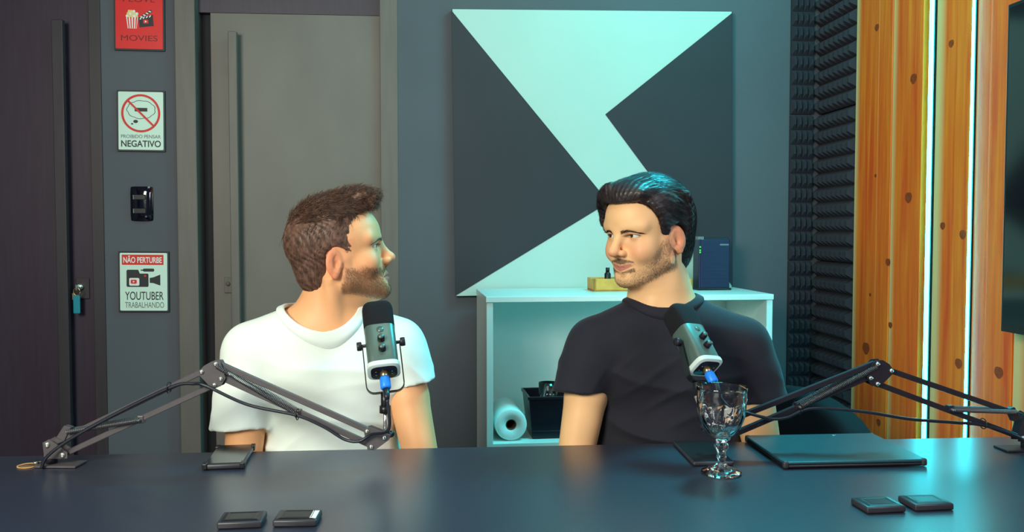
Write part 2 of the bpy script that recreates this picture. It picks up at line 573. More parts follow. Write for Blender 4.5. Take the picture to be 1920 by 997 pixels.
# ------------------------------------------------------------------ acoustic foam tiles in the corner
def foam_tile(wid, hei, nx, nz, depth, base):
    """local: X width, Z height, pyramids towards -Y"""
    V = [(0, 0, 0), (wid, 0, 0), (wid, 0, hei), (0, 0, hei)]
    F = [(0, 1, 2, 3)]
    dx, dz = wid / nx, hei / nz
    idx = {}
    for i in range(nx + 1):
        for j in range(nz + 1):
            idx[i, j] = len(V)
            V.append((i * dx, -base, j * dz))
    for i in range(nx):
        for j in range(nz):
            c = len(V)
            s = .16
            cx_, cz_ = (i + .5) * dx, (j + .5) * dz
            for ax, az in ((-s, -s), (s, -s), (s, s), (-s, s)):
                V.append((cx_ + ax * dx, -base - depth, cz_ + az * dz))
            q = (idx[i, j], idx[i + 1, j], idx[i + 1, j + 1], idx[i, j + 1])
            for m_ in range(4):
                n_ = (m_ + 1) % 4
                F.append((q[m_], q[n_], c + n_, c + m_))
            F.append((c, c + 1, c + 2, c + 3))
    F.append((0, 1) + tuple(idx[i, 0] for i in range(nx, -1, -1)))
    F.append((3, 2) + tuple(idx[i, nz] for i in range(nx, -1, -1)))
    F.append((0, 3) + tuple(idx[0, j] for j in range(nz, -1, -1)))
    F.append((1, 2) + tuple(idx[nx, j] for j in range(nz, -1, -1)))
    return V, F


rows = [(.002, .526, 'lowest'), (.531, 1.100, 'second from the floor'), (1.105, 1.674, 'third from the floor'), (1.679, 2.248, 'topmost')]
for lo, hi, word in rows:
    n = max(6, round((hi - lo) / .057))
    V, F = foam_tile(.088, hi - lo, 4, n, .022, .012)
    bmx = bmesh.new()
    vv = [bmx.verts.new(p) for p in V]
    for f in F:
        bmx.faces.new([vv[q] for q in f])
    o = bm_obj('acoustic_foam_tile', bmx, 'foam', loc=(1.366, YB - .001, lo))
    tag(o, 'narrow dark pyramid foam tile on the back wall corner, %s' % word, 'acoustic foam', 'foam tiles in the corner')
    V, F = foam_tile(.326, hi - lo, 8, n, .030, .012)
    bmx = bmesh.new()
    vv = [bmx.verts.new(p) for p in V]
    for f in F:
        bmx.faces.new([vv[q] for q in f])
    o = bm_obj('acoustic_foam_tile', bmx, 'foam', loc=(XW - .001, YB - .002, lo), rot=(0, 0, R(-90)))
    tag(o, 'wide dark pyramid foam tile beside the pine boards, %s' % word, 'acoustic foam', 'foam tiles in the corner')

# ------------------------------------------------------------------ television
t = thing('television', 'large black wall television at the right edge of the picture', 'television', (1.397, 2.10, .971))
box('housing', (.006, -1.44, .0), (.050, 0, .81), 'blackplastic', t, bev=.004)
box('bezel', (.0, -1.44, .0), (.008, 0, .81), 'blackplastic', t, bev=.002)
box('screen', (-.0015, -1.430, .018), (.004, -.010, .800), 'screen', t)
box('wall_bracket', (.05, -.95, .2), (.079, -.5, .6), 'alu', t)

# ------------------------------------------------------------------ wall panel with the zigzag
p = thing('wall_panel', 'big square wall panel, pale zigzag between two charcoal triangles', 'wall art', (.585, YB - .001, 1.520), (0, R(-.6), 0))
box('panel_board', (-.541, -.028, -.5435), (.541, 0, .5435), 'white', p, bev=.001, seg=1)
prism_xz('dark_triangle', [(-.541, .535), (.054, -.190), (-.541, -.541)], -.030, -.0275, 'charcoal', p)
prism_xz('dark_triangle', [(.541, .538), (.042, .148), (.541, -.520)], -.030, -.0275, 'charcoal', p)
box('panel_edge', (.5405, -.0305, -.5435), (.5435, 0, .5435), 'charcoal', p)
box('panel_edge', (-.5435, -.0305, -.5435), (-.5405, 0, .5435), 'charcoal', p)

# ------------------------------------------------------------------ the small signs
def sign(z, w, h, face, label, frame_w=.006):
    s = thing('wall_sign', label, 'sign', (-1.117, YB - .001, z), (0, R(.5), 0), 'small signs on the grey wall')
    box('sign_frame', (-w / 2 - frame_w, -.008, -h / 2 - frame_w), (w / 2 + frame_w, 0, h / 2 + frame_w), 'signframe', s, bev=.001, seg=1)
    prism_xz('sign_face', rrect(w, h, .004), -.0105, -.0078, face, s)
    return s


L1, L2, L3, L4 = -.0106, -.0112, -.0118, -.0124


def flat(name, pts, lay, m, s):
    return prism_xz(name, pts, lay - .0005, lay + .0005, m, s)


q = 1 / 3.117 / 528
s = sign(2.006, .170, .224, 'redsign', 'red sign with popcorn and clapperboard above MOVIES')
def z1(y): return (292 - y) * q - .112
def x1(x): return (x - 260) * q
text_mesh('lettering', 'MOVIES', 0, z1(227), 216 * q, 34 * q, L1, 'signdarkred', s, 0.0)
text_mesh('lettering', 'I LOVE', 0, z1(-7), 188 * q, 34 * q, L1, 'signdarkred', s, 0.0)
flat('popcorn_bucket', [(x1(184), z1(100)), (x1(254), z1(100)), (x1(245), z1(170)), (x1(193), z1(170))], L1, 'signwhite', s)
for i in range(4):
    a = 189 + i * 17
    flat('red_stripe', [(x1(a + 2), z1(102)), (x1(a + 9), z1(102)), (x1(a * .76 + 219 * .24 + 8), z1(169)), (x1(a * .76 + 219 * .24 + 2), z1(169))], L2, 'redsign', s)
for i in range(13):
    px_, py_ = 190 + (i % 5) * 14 + (i // 5) * 6, 95 - (i // 5) * 14
    flat('popcorn', circle(8.5 * q, 10, x1(min(px_, 248)), z1(py_)), L2 - .0004 * (i % 2), 'signyellow' if i % 3 else 'signwhite', s)
flat('clapper_board', [(x1(258), z1(108)), (x1(342), z1(100)), (x1(346), z1(152)), (x1(262), z1(162))], L2, 'signblack', s)
flat('clapper_stick', [(x1(256), z1(104)), (x1(330), z1(54)), (x1(338), z1(68)), (x1(262), z1(110))], L2, 'signblack', s)
flat('clapper_stick', [(x1(258), z1(106)), (x1(342), z1(84)), (x1(342), z1(100)), (x1(258), z1(110))], L2 - .0003, 'signblack', s)
for i in range(4):
    u0 = .12 + i * .22
    f1 = lambda u, v: (x1(256 + 74 * u + 8 * v), z1(104 - 50 * u + 12 * v))
    f2 = lambda u, v: (x1(258 + 84 * u), z1(106 - 22 * u + 13 * v))
    flat('white_stripe', [f1(u0, .1), f1(u0 + .1, .1), f1(u0 + .18, .9), f1(u0 + .08, .9)], L3, 'signwhite', s)
    flat('white_stripe', [f2(u0, .1), f2(u0 + .1, .1), f2(u0 + .04, .9), f2(u0 - .06, .9)], L3, 'signwhite', s)
flat('play_button', rrect(32 * q, 24 * q, 6 * q, 4, x1(300), z1(127)), L3, 'signred', s)
flat('play_arrow', [(x1(295), z1(120)), (x1(295), z1(134)), (x1(308), z1(127))], L4, 'signwhite', s)

s = sign(1.629, .162, .214, 'mintsign', 'white sign with a crossed-out thought bubble reading NEGATIVO')
def x2(x): return (x - 268) * q
def z2(y): return (705 - y) * q
text_mesh('lettering', 'NEGATIVO', 0, z2(844), 236 * q, 40 * q, L1, 'signblack', s, .018)
text_mesh('lettering', 'PROIBIDO PENSAR', 0, z2(800), 236 * q, 21 * q, L1, 'signgrey', s, .005)
co = []
for i in range(72):
    a = 2 * PI * i / 72
    b = 1 + .07 * abs(math.sin(4.5 * a))
    co.append((x2(270) + 82 * q * b * math.cos(a), z2(637) + 54 * q * b * math.sin(a)))
n = len(co)
bmx = bmesh.new()
ring = []
for i in range(n):
    cx_, cz_ = x2(270), z2(637)
    ring.append((bmx.verts.new((co[i][0], L1, co[i][1])), bmx.verts.new((cx_ + (co[i][0] - cx_) * .955, L1, cz_ + (co[i][1] - cz_) * .94))))
for i in range(n):
    a, b = ring[i], ring[(i + 1) % n]
    bmx.faces.new((a[0], b[0], b[1], a[1]))
bmx.normal_update()
g = bmesh.ops.extrude_face_region(bmx, geom=list(bmx.faces))
bmesh.ops.translate(bmx, vec=(0, .0006, 0), verts=[v for v in g['geom'] if isinstance(v, bmesh.types.BMVert)])
bm_obj('thought_bubble', bmx, 'signblack', s)
flat('minus_bar', [(x2(232), z2(626)), (x2(307), z2(626)), (x2(307), z2(648)), (x2(232), z2(648))], L1, 'signblack', s)
flat('bubble_dot', circle(10 * q, 16, x2(237), z2(709), 1.4), L1, 'signblack', s)
flat('bubble_dot', circle(5 * q, 12, x2(216), z2(724), 1.3), L1, 'signblack', s)
bmx = bmesh.new()
for (ra, rb) in ((116, 103),):
    ring = []
    for i in range(64):
        a = 2 * PI * i / 64
        ring.append([bmx.verts.new((x2(268) + r_ * q * math.cos(a), yy, z2(659) + r_ * q * math.sin(a))) for r_ in (ra, rb) for yy in (L2 - .0004, L2 + .0004)])
    for i in range(64):
        a, b = ring[i], ring[(i + 1) % 64]
        for m_, n_ in ((0, 1), (1, 3), (3, 2), (2, 0)):
            bmx.faces.new((a[m_], b[m_], b[n_], a[n_]))
bm_obj('red_ring', bmx, 'signred', s)
dx = 105 * .7071
flat('red_slash', [(x2(268 - dx - 4), z2(659 - dx + 4)), (x2(268 - dx + 4), z2(659 - dx - 4)), (x2(268 + dx + 4), z2(659 + dx - 4)), (x2(268 + dx - 4), z2(659 + dx + 4))], L3, 'signred', s)

q = 1 / 3.322 / 525
s = sign(1.030, .172, .216, 'mintsign', 'white sign with a video camera under a red NÃO PERTURBE banner')
def x3(x): return (x - 306) * q
def z3(y): return (694 - y) * q
flat('red_banner', rrect(264 * q, 66 * q, 3 * q, 3, x3(301), z3(550)), L1, 'signred', s)
text_mesh('lettering', 'NÃO PERTURBE', x3(301), z3(547), 244 * q, 48 * q, L2, 'signwhite', s, .02)
flat('camera_body', [(x3(198), z3(722)), (x3(198), z3(622)), (x3(204), z3(615)), (x3(272), z3(615)), (x3(282), z3(640)), (x3(332), z3(640)), (x3(337), z3(646)), (x3(337), z3(720)), (x3(332), z3(727)), (x3(203), z3(727))], L1, 'signblack', s)
flat('camera_lens', [(x3(345), z3(668)), (x3(368), z3(664)), (x3(412), z3(646)), (x3(412), z3(718)), (x3(368), z3(702)), (x3(345), z3(700))], L1, 'signblack', s)
flat('camera_microphone', rrect(72 * q, 20 * q, 9 * q, 4, x3(338), z3(617)), L1, 'signblack', s)
flat('microphone_arm', [(x3(288), z3(614)), (x3(306), z3(614)), (x3(306), z3(621)), (x3(288), z3(621))], L1, 'signblack', s)
flat('camera_screen', rrect(64 * q, 50 * q, 8 * q, 4, x3(247), z3(694)), L2, 'signwhite', s)
flat('play_button', rrect(38 * q, 26 * q, 6 * q, 4, x3(244), z3(693)), L3, 'signred', s)
flat('play_arrow', [(x3(239), z3(686)), (x3(239), z3(700)), (x3(252), z3(693))], L4, 'signwhite', s)
flat('record_light', circle(7 * q, 14, x3(316), z3(655)), L2, 'signred', s)
text_mesh('lettering', 'YOUTUBER', x3(310), z3(785), 244 * q, 54 * q, L1, 'signblack', s, .004)
text_mesh('lettering', 'TRABALHANDO', x3(311), z3(845), 247 * q, 38 * q, L1, 'signgrey', s, .0)

# light switch
s = thing('light_switch', 'glossy black rounded switch plate between two signs on grey wall', 'light switch', (-1.121, YB - .001, 1.322))
V, F = [], []
nx, nz = 12, 10
for i in range(nx + 1):
    for j in range(nz + 1):
        u, v = i / nx * 2 - 1, j / nz * 2 - 1
        dep = .016 * (1 - .75 * abs(u) ** 3.2) * (1 - .35 * abs(v) ** 6)
        V.append((u * .041 * (1 - .04 * abs(v) ** 6), -dep, v * .064 * (1 - .03 * abs(u) ** 6)))
for i in range(nx):
    for j in range(nz):
        F.append((i * (nz + 1) + j, (i + 1) * (nz + 1) + j, (i + 1) * (nz + 1) + j + 1, i * (nz + 1) + j + 1))
mesh_obj('switch_plate', V, F, 'gloss', s, smooth=True)
box('back_box', (-.039, -.003, -.062), (.039, 0, .062), 'gloss', s)
for z in (.024, -.027):
    box('switch_rocker', (-.026, -.0185, z - .010), (.019, -.010, z + .010), 'blackplastic', s, bev=.002)
    box('switch_mark', (-.0270, -.0190, z - .008), (-.0240, -.012, z + .008), 'signgrey', s)

# ------------------------------------------------------------------ white shelf unit with its things
sh = thing('shelf_unit', 'white open shelf unit standing behind the man in black', 'shelf', (.146, 2.948, 0), (0, 0, R(2.5)))
box('side_panel', (0, 0, 0), (.022, .40, .980), 'melamine', sh, bev=.001, seg=1)
box('side_panel', (.984, 0, 0), (1.006, .40, .980), 'melamine', sh, bev=.001, seg=1)
box('top_panel', (-.002, -.004, .981), (1.008, .402, 1.0), 'melamine', sh, bev=.001, seg=1)
box('shelf_board', (.0225, .002, .482), (.9835, .385, .500), 'melamine', sh, bev=.001, seg=1)
box('bottom_panel', (.0225, .002, .04), (.9835, .385, .058), 'melamine', sh)
box('back_panel', (.0225, .386, .02), (.9835, .398, .98), 'melamine', sh)

t = thing('paper_towel_roll', 'roll of white paper towel lying on the shelf board', 'paper towel', (.232, 2.985, .5565), (R(-90), 0, R(2.5)))
prof = [(.019, 0), (.050, 0), (.0545, .004), (.055, .01), (.055, .21), (.050, .215), (.019, .215), (.019, 0)]
lathe('paper', prof, 'paper', t, seg=48)
lathe('core', [(.0185, .001), (.0185, .214), (.0165, .214), (.0165, .001), (.0185, .001)], 'card', t, seg=32)

t = thing('storage_bin', 'black plastic bin on the shelf next to the towel roll', 'bin', (.385, 3.09, .5005), (0, 0, R(2.5)))
bmx = bmesh.new()
a = [bmx.verts.new(v) for v in ((-.080, -.075, 0), (.080, -.075, 0), (.080, .075, 0), (-.080, .075, 0))]
b = [bmx.verts.new(v) for v in ((-.094, -.088, .145), (.094, -.088, .145), (.094, .088, .145), (-.094, .088, .145))]
c = [bmx.verts.new(v) for v in ((-.088, -.082, .145), (.088, -.082, .145), (.088, .082, .145), (-.088, .082, .145))]
d = [bmx.verts.new(v) for v in ((-.083, -.077, .10), (.083, -.077, .10), (.083, .077, .10), (-.083, .077, .10))]
bmx.faces.new(a[::-1])
for A_, B_ in ((a, b), (b, c), (c, d)):
    for i in range(4):
        bmx.faces.new((A_[i], A_[(i + 1) % 4], B_[(i + 1) % 4], B_[i]))
bmx.faces.new(d)
bm_obj('bin_body', bmx, 'bin', t)
box('bin_rim', (-.098, -.092, .138), (.098, -.086, .149), 'bin', t, bev=.002)
box('bin_rim', (-.098, .086, .138), (.098, .092, .149), 'bin', t, bev=.002)
box('bin_rim', (-.098, -.092, .138), (-.092, .092, .149), 'bin', t, bev=.002)
box('bin_rim', (.092, -.092, .138), (.098, .092, .149), 'bin', t, bev=.002)
box('bin_foot', (-.083, -.080, .002), (.083, -.074, .028), 'bin', t, bev=.002)

g_ = lathe('drinking_glass', [(0, 0), (.029, 0), (.031, .004), (.034, .088), (.0325, .088), (.029, .012), (0, .009)], 'glass', seg=32, loc=(.368, 3.055, .6012))
tag(g_, 'clear drinking glass standing in the black bin', 'glass')

t = thing('router', 'dark blue upright router with green lights on shelf top', 'router', (1.005, 3.235, 1.0005), (0, 0, R(4)))
box('router_case', (-.052, -.03, .004), (.062, .03, .190), 'router', t, bev=.004)
box('router_front', (-.060, -.032, .004), (-.051, .032, .190), 'router', t, bev=.003)
box('router_cap', (-.064, -.031, .187), (-.040, .031, .199), 'signgrey', t, bev=.002)
box('router_cap', (-.038, -.028, .186), (.058, .028, .196), 'blackplastic', t, bev=.003)
box('router_foot', (-.065, -.04, 0), (.066, .04, .008), 'blackplastic', t, bev=.003)
box('router_badge', (.022, -.0312, .166), (.056, -.0295, .172), 'signgrey', t)
for i in range(9):
    box('vent_rib', (-.046, -.0318, .030 + i * .014), (.055, -.0295, .034 + i * .014), 'router', t)
for z in (.158, .146, .138):
    box('status_light', (-.058, -.0334, z), (-.053, -.0315, z + .005), 'led_green', t)

t = thing('wooden_tray', 'long low yellow wooden tray on shelf top behind the dark-haired man', 'tray', (.73, 3.225, 1.0005), (0, 0, R(2.5)))
box('tray_bottom', (-.185, -.06, 0), (.185, .06, .006), 'kraft', t)
for lo, hi in (((-.185, -.06, 0), (.185, -.052, .046)), ((-.185, .052, 0), (.185, .06, .046)), ((-.185, -.06, 0), (-.177, .06, .046)), ((.177, -.06, 0), (.185, .06, .046))):
    box('tray_side', lo, hi, 'kraft', t, bev=.001, seg=1)
for x, m_, lab, hh in ((.610, 'blackplastic', 'small black bottle standing in the wooden tray beside the chin', .078), (.88, 'signwhite', 'small white bottle standing in the wooden tray behind the neck', .092)):
    o = thing('bottle', lab, 'bottle', (x, 3.226 if x < .7 else 3.231, 1.0067))
    lathe('bottle_body', [(0, 0), (.011, 0), (.012, .002), (.012, hh * .7), (.008, hh * .78), (.006, hh * .8), (0, hh * .8)], 'blackplastic', o, seg=20)
    lathe('bottle_cap', [(0, hh * .8), (.0075, hh * .8), (.0075, hh), (0, hh)], m_, o, seg=20)

# ------------------------------------------------------------------ table
t = thing('table', 'long black satin studio table in the foreground', 'table', (0, 0, 0))
box('table_top', (-1.30, .95, .712), (1.385, 1.911, .750), 'satin', t, bev=.003, seg=2)
for x in (-1.20, 1.25):
    box('leg', (x, 1.05, 0), (x + .04, 1.80, .711), 'tableedge', t, bev=.003)
box('modesty_panel', (-1.159, 1.40, .25), (1.249, 1.42, .71), 'tableedge', t)
lathe('cable_hole_rim', [(.017, .0), (.020, .0), (.0205, .0018), (.017, .0018), (.017, 0)], 'rawwood', t, seg=32, loc=(-.834, 1.825, .7502))
lathe('cable_hole', [(0, 0), (.0168, 0), (.0168, .0006), (0, .0006)], 'card', t, seg=32, loc=(-.834, 1.825, .7502))

# ------------------------------------------------------------------ things on the table
t = thing('phone', 'dark phone in a case lying left near the white shirt man', 'phone', (-.440, 1.843, .7505), (0, 0, R(4)))
box('case', (-.039, -.078, 0), (.039, .078, .012), 'phonecase', t, bev=.005, seg=3, smooth=True)
box('screen', (-.0355, -.0745, .0115), (.0355, .0745, .0128), 'phoneglass', t, bev=.0006, seg=1)
for x, y in ((.036, -.070), (-.036, -.070), (.036, .070), (-.036, .070)):
    box('corner_guard', (x - .005, y - .010, .001), (x + .005, y + .010, .0132), 'blackplastic', t, bev=.002)

t = thing('phone', 'black phone lying behind the glass goblet', 'phone', (.545, 1.803, .7505), (0, 0, R(-1.5)))
box('case', (-.042, -.088, 0), (.042, .088, .009), 'phonecase', t, bev=.004, seg=3, smooth=True)
box('screen', (-.0395, -.0855, .0086), (.0395, .0855, .0097), 'phoneglass', t, bev=.0005, seg=1)

t = thing('laptop', 'closed slim laptop with a teal grey lid in front of the black T-shirt', 'laptop', (.822, 1.795, .7505))
box('base', (-.147, -.113, .001), (.147, .113, .008), 'blackplastic', t, bev=.003, seg=2)
box('lid', (-.148, -.114, .0085), (.148, .114, .0145), 'teallid', t, bev=.002, seg=2)
for sx in (-1, 1):
    for sy in (-1, 1):
        box('corner_guard', (sx * .149 - .012 * (sx > 0) - .0 * 1, sy * .115 - .012 * (sy > 0), 0), (sx * .149 + .012 * (sx < 0), sy * .115 + .012 * (sy < 0), .0155), 'phonecase', t, bev=.004, seg=2, smooth=True)
lathe('lid_badge', [(0, 0), (.004, 0), (.004, .0006), (0, .0006)], 'steel', t, seg=16, loc=(.05, .098, .0146))

for i, (x, y, a, lab) in enumerate(((-.325, 1.438, 2, 'black square coaster, leftmost on the table front'), (-.237, 1.440, -2, 'black square coaster, second from left with a pale corner'),
                                    (.740, 1.432, 3, 'black square coaster, third from left in front of the laptop'), (.828, 1.438, 2, 'black square coaster, rightmost on the table front'))):
    t = thing('coaster', lab, 'coaster', (x, y, .7503), (0, 0, R(a)), 'square coasters on the table')
    bmx = bm_box((-.0350, -.0280, 0), (.0350, .0280, .0115), .003, 2)
    bm_obj('coaster_body', bmx, 'phonecase', t, smooth=True, angle=50)
    V = []
    for w, d_, z in ((.030, .0235, .0117), (.0245, .018, .0128), (.020, .0145, .0122)):
        V += [(-w, -d_, z), (w, -d_, z), (w, d_, z), (-w, d_, z)]
    F = []
    for l in range(2):
        for m_ in range(4):
            n_ = (m_ + 1) % 4
            F.append((l * 4 + m_, l * 4 + n_, l * 4 + 4 + n_, l * 4 + 4 + m_))
    F.append((8, 9, 10, 11))
    mesh_obj('raised_rim', V, F, 'blackplastic', t)
    box('inset', (-.0195, -.014, .0112), (.0195, .014, .0124), 'blackplastic', t)
    if i == 1:
        box('pale_label', (.0225, -.020, .0116), (.0325, .016, .0127), 'signwhite', t)

# glass goblet with a diamond relief
t = thing('goblet', 'clear cut-glass goblet with a diamond relief on the table', 'glass', (.540, 1.661, .7503))
outer = [(.0, .0), (.036, .0), (.0395, .002), (.039, .005), (.030, .0095), (.014, .015), (.0085, .021), (.0075, .027), (.0105, .033), (.0090, .037), (.0078, .043),
         (.0105, .048), (.0138, .053), (.0138, .058), (.0098, .062), (.012, .066)]
bowl0 = len(outer)
for i in range(25):
    u = i / 24
    z = .067 + u * .094
    r = .0485 * (1 - (1 - min(1, u * 1.12)) ** 2.3) ** .52
    r = max(r, .013)
    outer.append((r, z))
bowl1 = len(outer)
outer += [(.0487, .165), (.0490, .1695), (.0482, .1712), (.0470, .1705), (.0462, .166)]
for i in range(20):
    u = 1 - i / 19
    z = .074 + u * .088
    r = .0455 * (1 - (1 - min(1, u * 1.12)) ** 2.3) ** .55
    outer.append((max(r, .0) if i < 19 else 0.0, z))
outer = [p_ for p_ in outer]


def facet(i, r, z, a):
    if bowl0 + 2 <= i < bowl1:
        u = (z - .067) / .094
        p1_ = a * 7 / PI + u * 2.6
        p2_ = a * 7 / PI - u * 2.6
        tri = lambda x: abs((x % 2.0) - 1.0)
        return r - .0030 * (1 - max(tri(p1_), tri(p2_))) * max(0.0, min(1.0, (.86 - u) * 12))
    if 8 <= i < 15:
        return r * (1 + .02 * math.cos(8 * a))
    return r


lathe('goblet_glass', outer, 'glass', t, seg=112, rfun=facet, angle=32)
# ================================================================== microphone arms, microphones, cables
def bar(name, a, b, w, material, parent, y=0.0, d=None):
    """square bar between two (u, v) points of the arm's plane"""
    a, b = Vector((a[0], 0, a[1])), Vector((b[0], 0, b[1]))
    L_ = (b - a).length
    d = d or w
    an = math.atan2((b - a).z, (b - a).x)
    bmx = bm_box((0, -d / 2, -w / 2), (L_, d / 2, w / 2), .0012, 1)
    return bm_obj(name, bmx, material, parent, loc=(a.x, y, a.z), rot=(0, -an, 0))


def bolt(parent, u, v, y, r=.0048, sgn=-1):
    return lathe('bolt', [(0, 0), (r, 0), (r, .002), (r * .7, .0038), (0, .0042)], 'steel', parent, seg=16, loc=(u, y, v), rot=(R(90 if sgn < 0 else -90), 0, 0))


def coil(name, a, b, r, turns, wire, material, parent, y=0.0):
    a, b = Vector((a[0], y, a[1])), Vector((b[0], y, b[1]))
    t_ = (b - a).normalized()
    n_ = Vector((0, 1, 0))
    bi = t_.cross(n_)
    pts = []
    N_ = turns * 8
    for i in range(N_ + 1):
        an = 2 * PI * i / 8
        pts.append(a.lerp(b, i / N_) + n_ * r * math.cos(an) + bi * r * math.sin(an))
    v, f = tube_data(pts, wire, 4)
    return mesh_obj(name, v, f, material, parent, smooth=True)


def arm(label, origin, heading, J, material, front, stem_top):
    """J: joints in the arm's own plane (metres along, metres up); front = sign of local Y that faces the room"""
    root = thing('boom_arm', label, 'microphone arm', origin, (0, 0, R(heading)), 'folding microphone arms')
    f = front
    # table clamp
    box('clamp_plate', (-.022, -.024, .0003), (.062, .024, .0045), material, root, bev=.001, seg=1)
    lathe('swivel_post', [(0, .004), (.011, .004), (.011, .02), (.008, .022), (.008, .034), (0, .034)], 'armblack', root, seg=20, loc=(.002, 0, 0))
    tube('clamp_screw', [(-.014, 0, .006), (-.030, 0, .007)], .004, 'armblack', root)
    lathe('clamp_nut', [(0, 0), (.005, 0), (.005, .004), (0, .004)], 'steel', root, seg=6, loc=(-.0275, f * .006, .0045))
    # lower bracket: two cheeks
    p0, p1, hk = J['pivTop'], J['pivR'], J['hook']
    cheek = [(p0[0] - .009, p0[1] + .004), (p0[0] + .004, p0[1] + .011), (p0[0] + .012, p0[1] + .006), (p1[0] + .010, p1[1] + .005), (p1[0] + .010, p1[1] - .007), (p0[0] + .004, p1[1] - .008), (p0[0] - .006, .012)]
    for sy in (-1, 1):
        prism_xz('bracket_cheek', cheek, sy * .011 - .0013, sy * .011 + .0013, material, root)
        bolt(root, p0[0], p0[1], sy * .0125, .006, sy)
        bolt(root, p1[0], p1[1], sy * .0125, .006, sy)
    hb = [(hk[0] - .020, hk[1] - .018), (hk[0] - .004, hk[1] + .006), (hk[0] + .010, hk[1] + .002), (hk[0] - .004, hk[1] - .026)]
    prism_xz('spring_hook', hb, -.008, .008, material, root, bev=.001)
    # lower pair of bars
    bar('bar', (p0[0] + .010, p0[1] + .002), J['eA'], .0115, material, root, f * .0, .010)
    bar('bar', p1, J['eB'], .0115, material, root, 0, .010)
    # elbow
    for sy in (-1, 1):
        prism_xz('elbow_plate', J['plate'], sy * .010 - .0013, sy * .010 + .0013, material, root)
        for key in ('eA', 'eB', 'eC', 'eD'):
            bolt(root, J[key][0], J[key][1], sy * .0113, .0048, sy)
    lathe('elbow_knob', [(0, 0), (.004, 0), (.004, .012), (.008, .014), (.008, .022), (0, .022)], 'armblack', root, seg=12, loc=(J['eD'][0] + .004, -f * .012, J['eD'][1] - .008), rot=(R(90 if f > 0 else -90), 0, 0))
    # upper pair of bars
    bar('bar', J['eC'], J['gC'], .0115, material, root, 0, .010)
    bar('bar', J['eD'], J['gD'], .0115, material, root, 0, .010)
    # springs and their hooks
    for sy in (-.0, ):
        coil('spring', J['s1a'], J['s1b'], .0042, 60, .0011, 'spring', root, f * .012)
        coil('spring', J['s1a'], J['s1b'], .0042, 60, .0011, 'spring', root, -f * .012)
        coil('spring', J['s2a'], J['s2b'], .0042, 60, .0011, 'spring', root, f * .012)
        coil('spring', J['s2a'], J['s2b'], .0042, 60, .0011, 'spring', root, -f * .012)
    for key in ('s1b', 's2b'):
        tube('spring_pin', [(J[key][0], -.018, J[key][1]), (J[key][0], .018, J[key][1])], .0028, 'spring', root, 8)
        box('spring_clip', (J[key][0] - .007, -.0075, J[key][1] - .008), (J[key][0] + .006, .0075, J[key][1] + .008), material, root, bev=.002)
    # end plate
    for sy in (-1, 1):
        prism_xz('end_plate', J['end'], sy * .009 - .0012, sy * .009 + .0012, material, root)
        for key in ('gC', 'gD', 'gE'):
            bolt(root, J[key][0], J[key][1], sy * .0102, .0048, sy)
    # stem carrying the microphone
    ex, ez = J['gE']
    tx, tz = stem_top
    tube('stem_rod', [(ex, 0, ez - .008), (tx, 0, tz - .030)], .0042, 'steel', root, 14)
    dx_, dz_ = (tx - ex), (tz - ez)
    tube('stem_collar', [(tx - dx_ * .42, 0, tz - dz_ * .42), (tx, 0, tz)], .0085, 'blackplastic', root, 16)
    tube('stem_nut', [(tx - dx_ * .46, 0, tz - dz_ * .46), (tx - dx_ * .30, 0, tz - dz_ * .30)], .0115, 'blackplastic', root, 12)
    lathe('tilt_knob', [(0, 0), (.003, 0), (.003, .010), (.007, .012), (.007, .018), (0, .018)], 'armblack', root, seg=12, loc=(ex + .008, -f * .010, ez), rot=(R(90 if f > 0 else -90), 0, 0))
    return root


JL = dict(pivTop=(.000, .0446), pivR=(.0307, .0241), hook=(.036, .076), eA=(.3146, .1925), eB=(.3400, .1665), eC=(.3428, .2083), eD=(.3532, .1790),
          plate=[(.306, .190), (.319, .2045), (.335, .2135), (.350, .2145), (.357, .200), (.362, .1795), (.352, .1640), (.337, .1580), (.328, .166)],
          gC=(.6443, .0750), gD=(.6526, .0440), gE=(.6786, .0620), end=[(.637, .0800), (.650, .0830), (.690, .0680), (.688, .0580), (.659, .0365), (.645, .0375)],
          s1a=(.040, .070), s1b=(.1876, .0950), s2a=(.345, .204), s2b=(.5051, .1085))
armL = arm('grey folding boom arm reaching in front of the white T-shirt', (-.791, 1.828, .7503), -5.92, JL, 'armgrey', -1, (.679, .1515))

JR = dict(pivTop=(.006, .072), pivR=(.0190, .0275), hook=(.040, .088), eA=(.3205, .1785), eB=(.3507, .1515), eC=(.3515, .1935), eD=(.3660, .1640),
          plate=[(.312, .176), (.325, .1925), (.340, .2015), (.356, .2005), (.364, .190), (.374, .166), (.366, .1510), (.350, .1430), (.340, .1500)],
          gC=(.6740, .0770), gD=(.6740, .0440), gE=(.7080, .0600), end=[(.665, .0820), (.680, .0860), (.718, .0660), (.716, .0540), (.680, .0340), (.666, .0370)],
          s1a=(.036, .0845), s1b=(.1811, .0925), s2a=(.352, .188), s2b=(.5209, .1060))
armR = arm('black folding boom arm crossing in front of the pine boards', (1.261, 1.796, .7503), -178.16, JR, 'armblack', 1, (.7404, .1621))


def superell(hw, hd, n=4.0, seg=40):
    out = []
    for i in range(seg):
        a = 2 * PI * i / seg
        c_, s_ = math.cos(a), math.sin(a)
        out.append((hw * math.copysign(abs(c_) ** (2 / n), c_), hd * math.copysign(abs(s_) ** (2 / n), s_)))
    return out


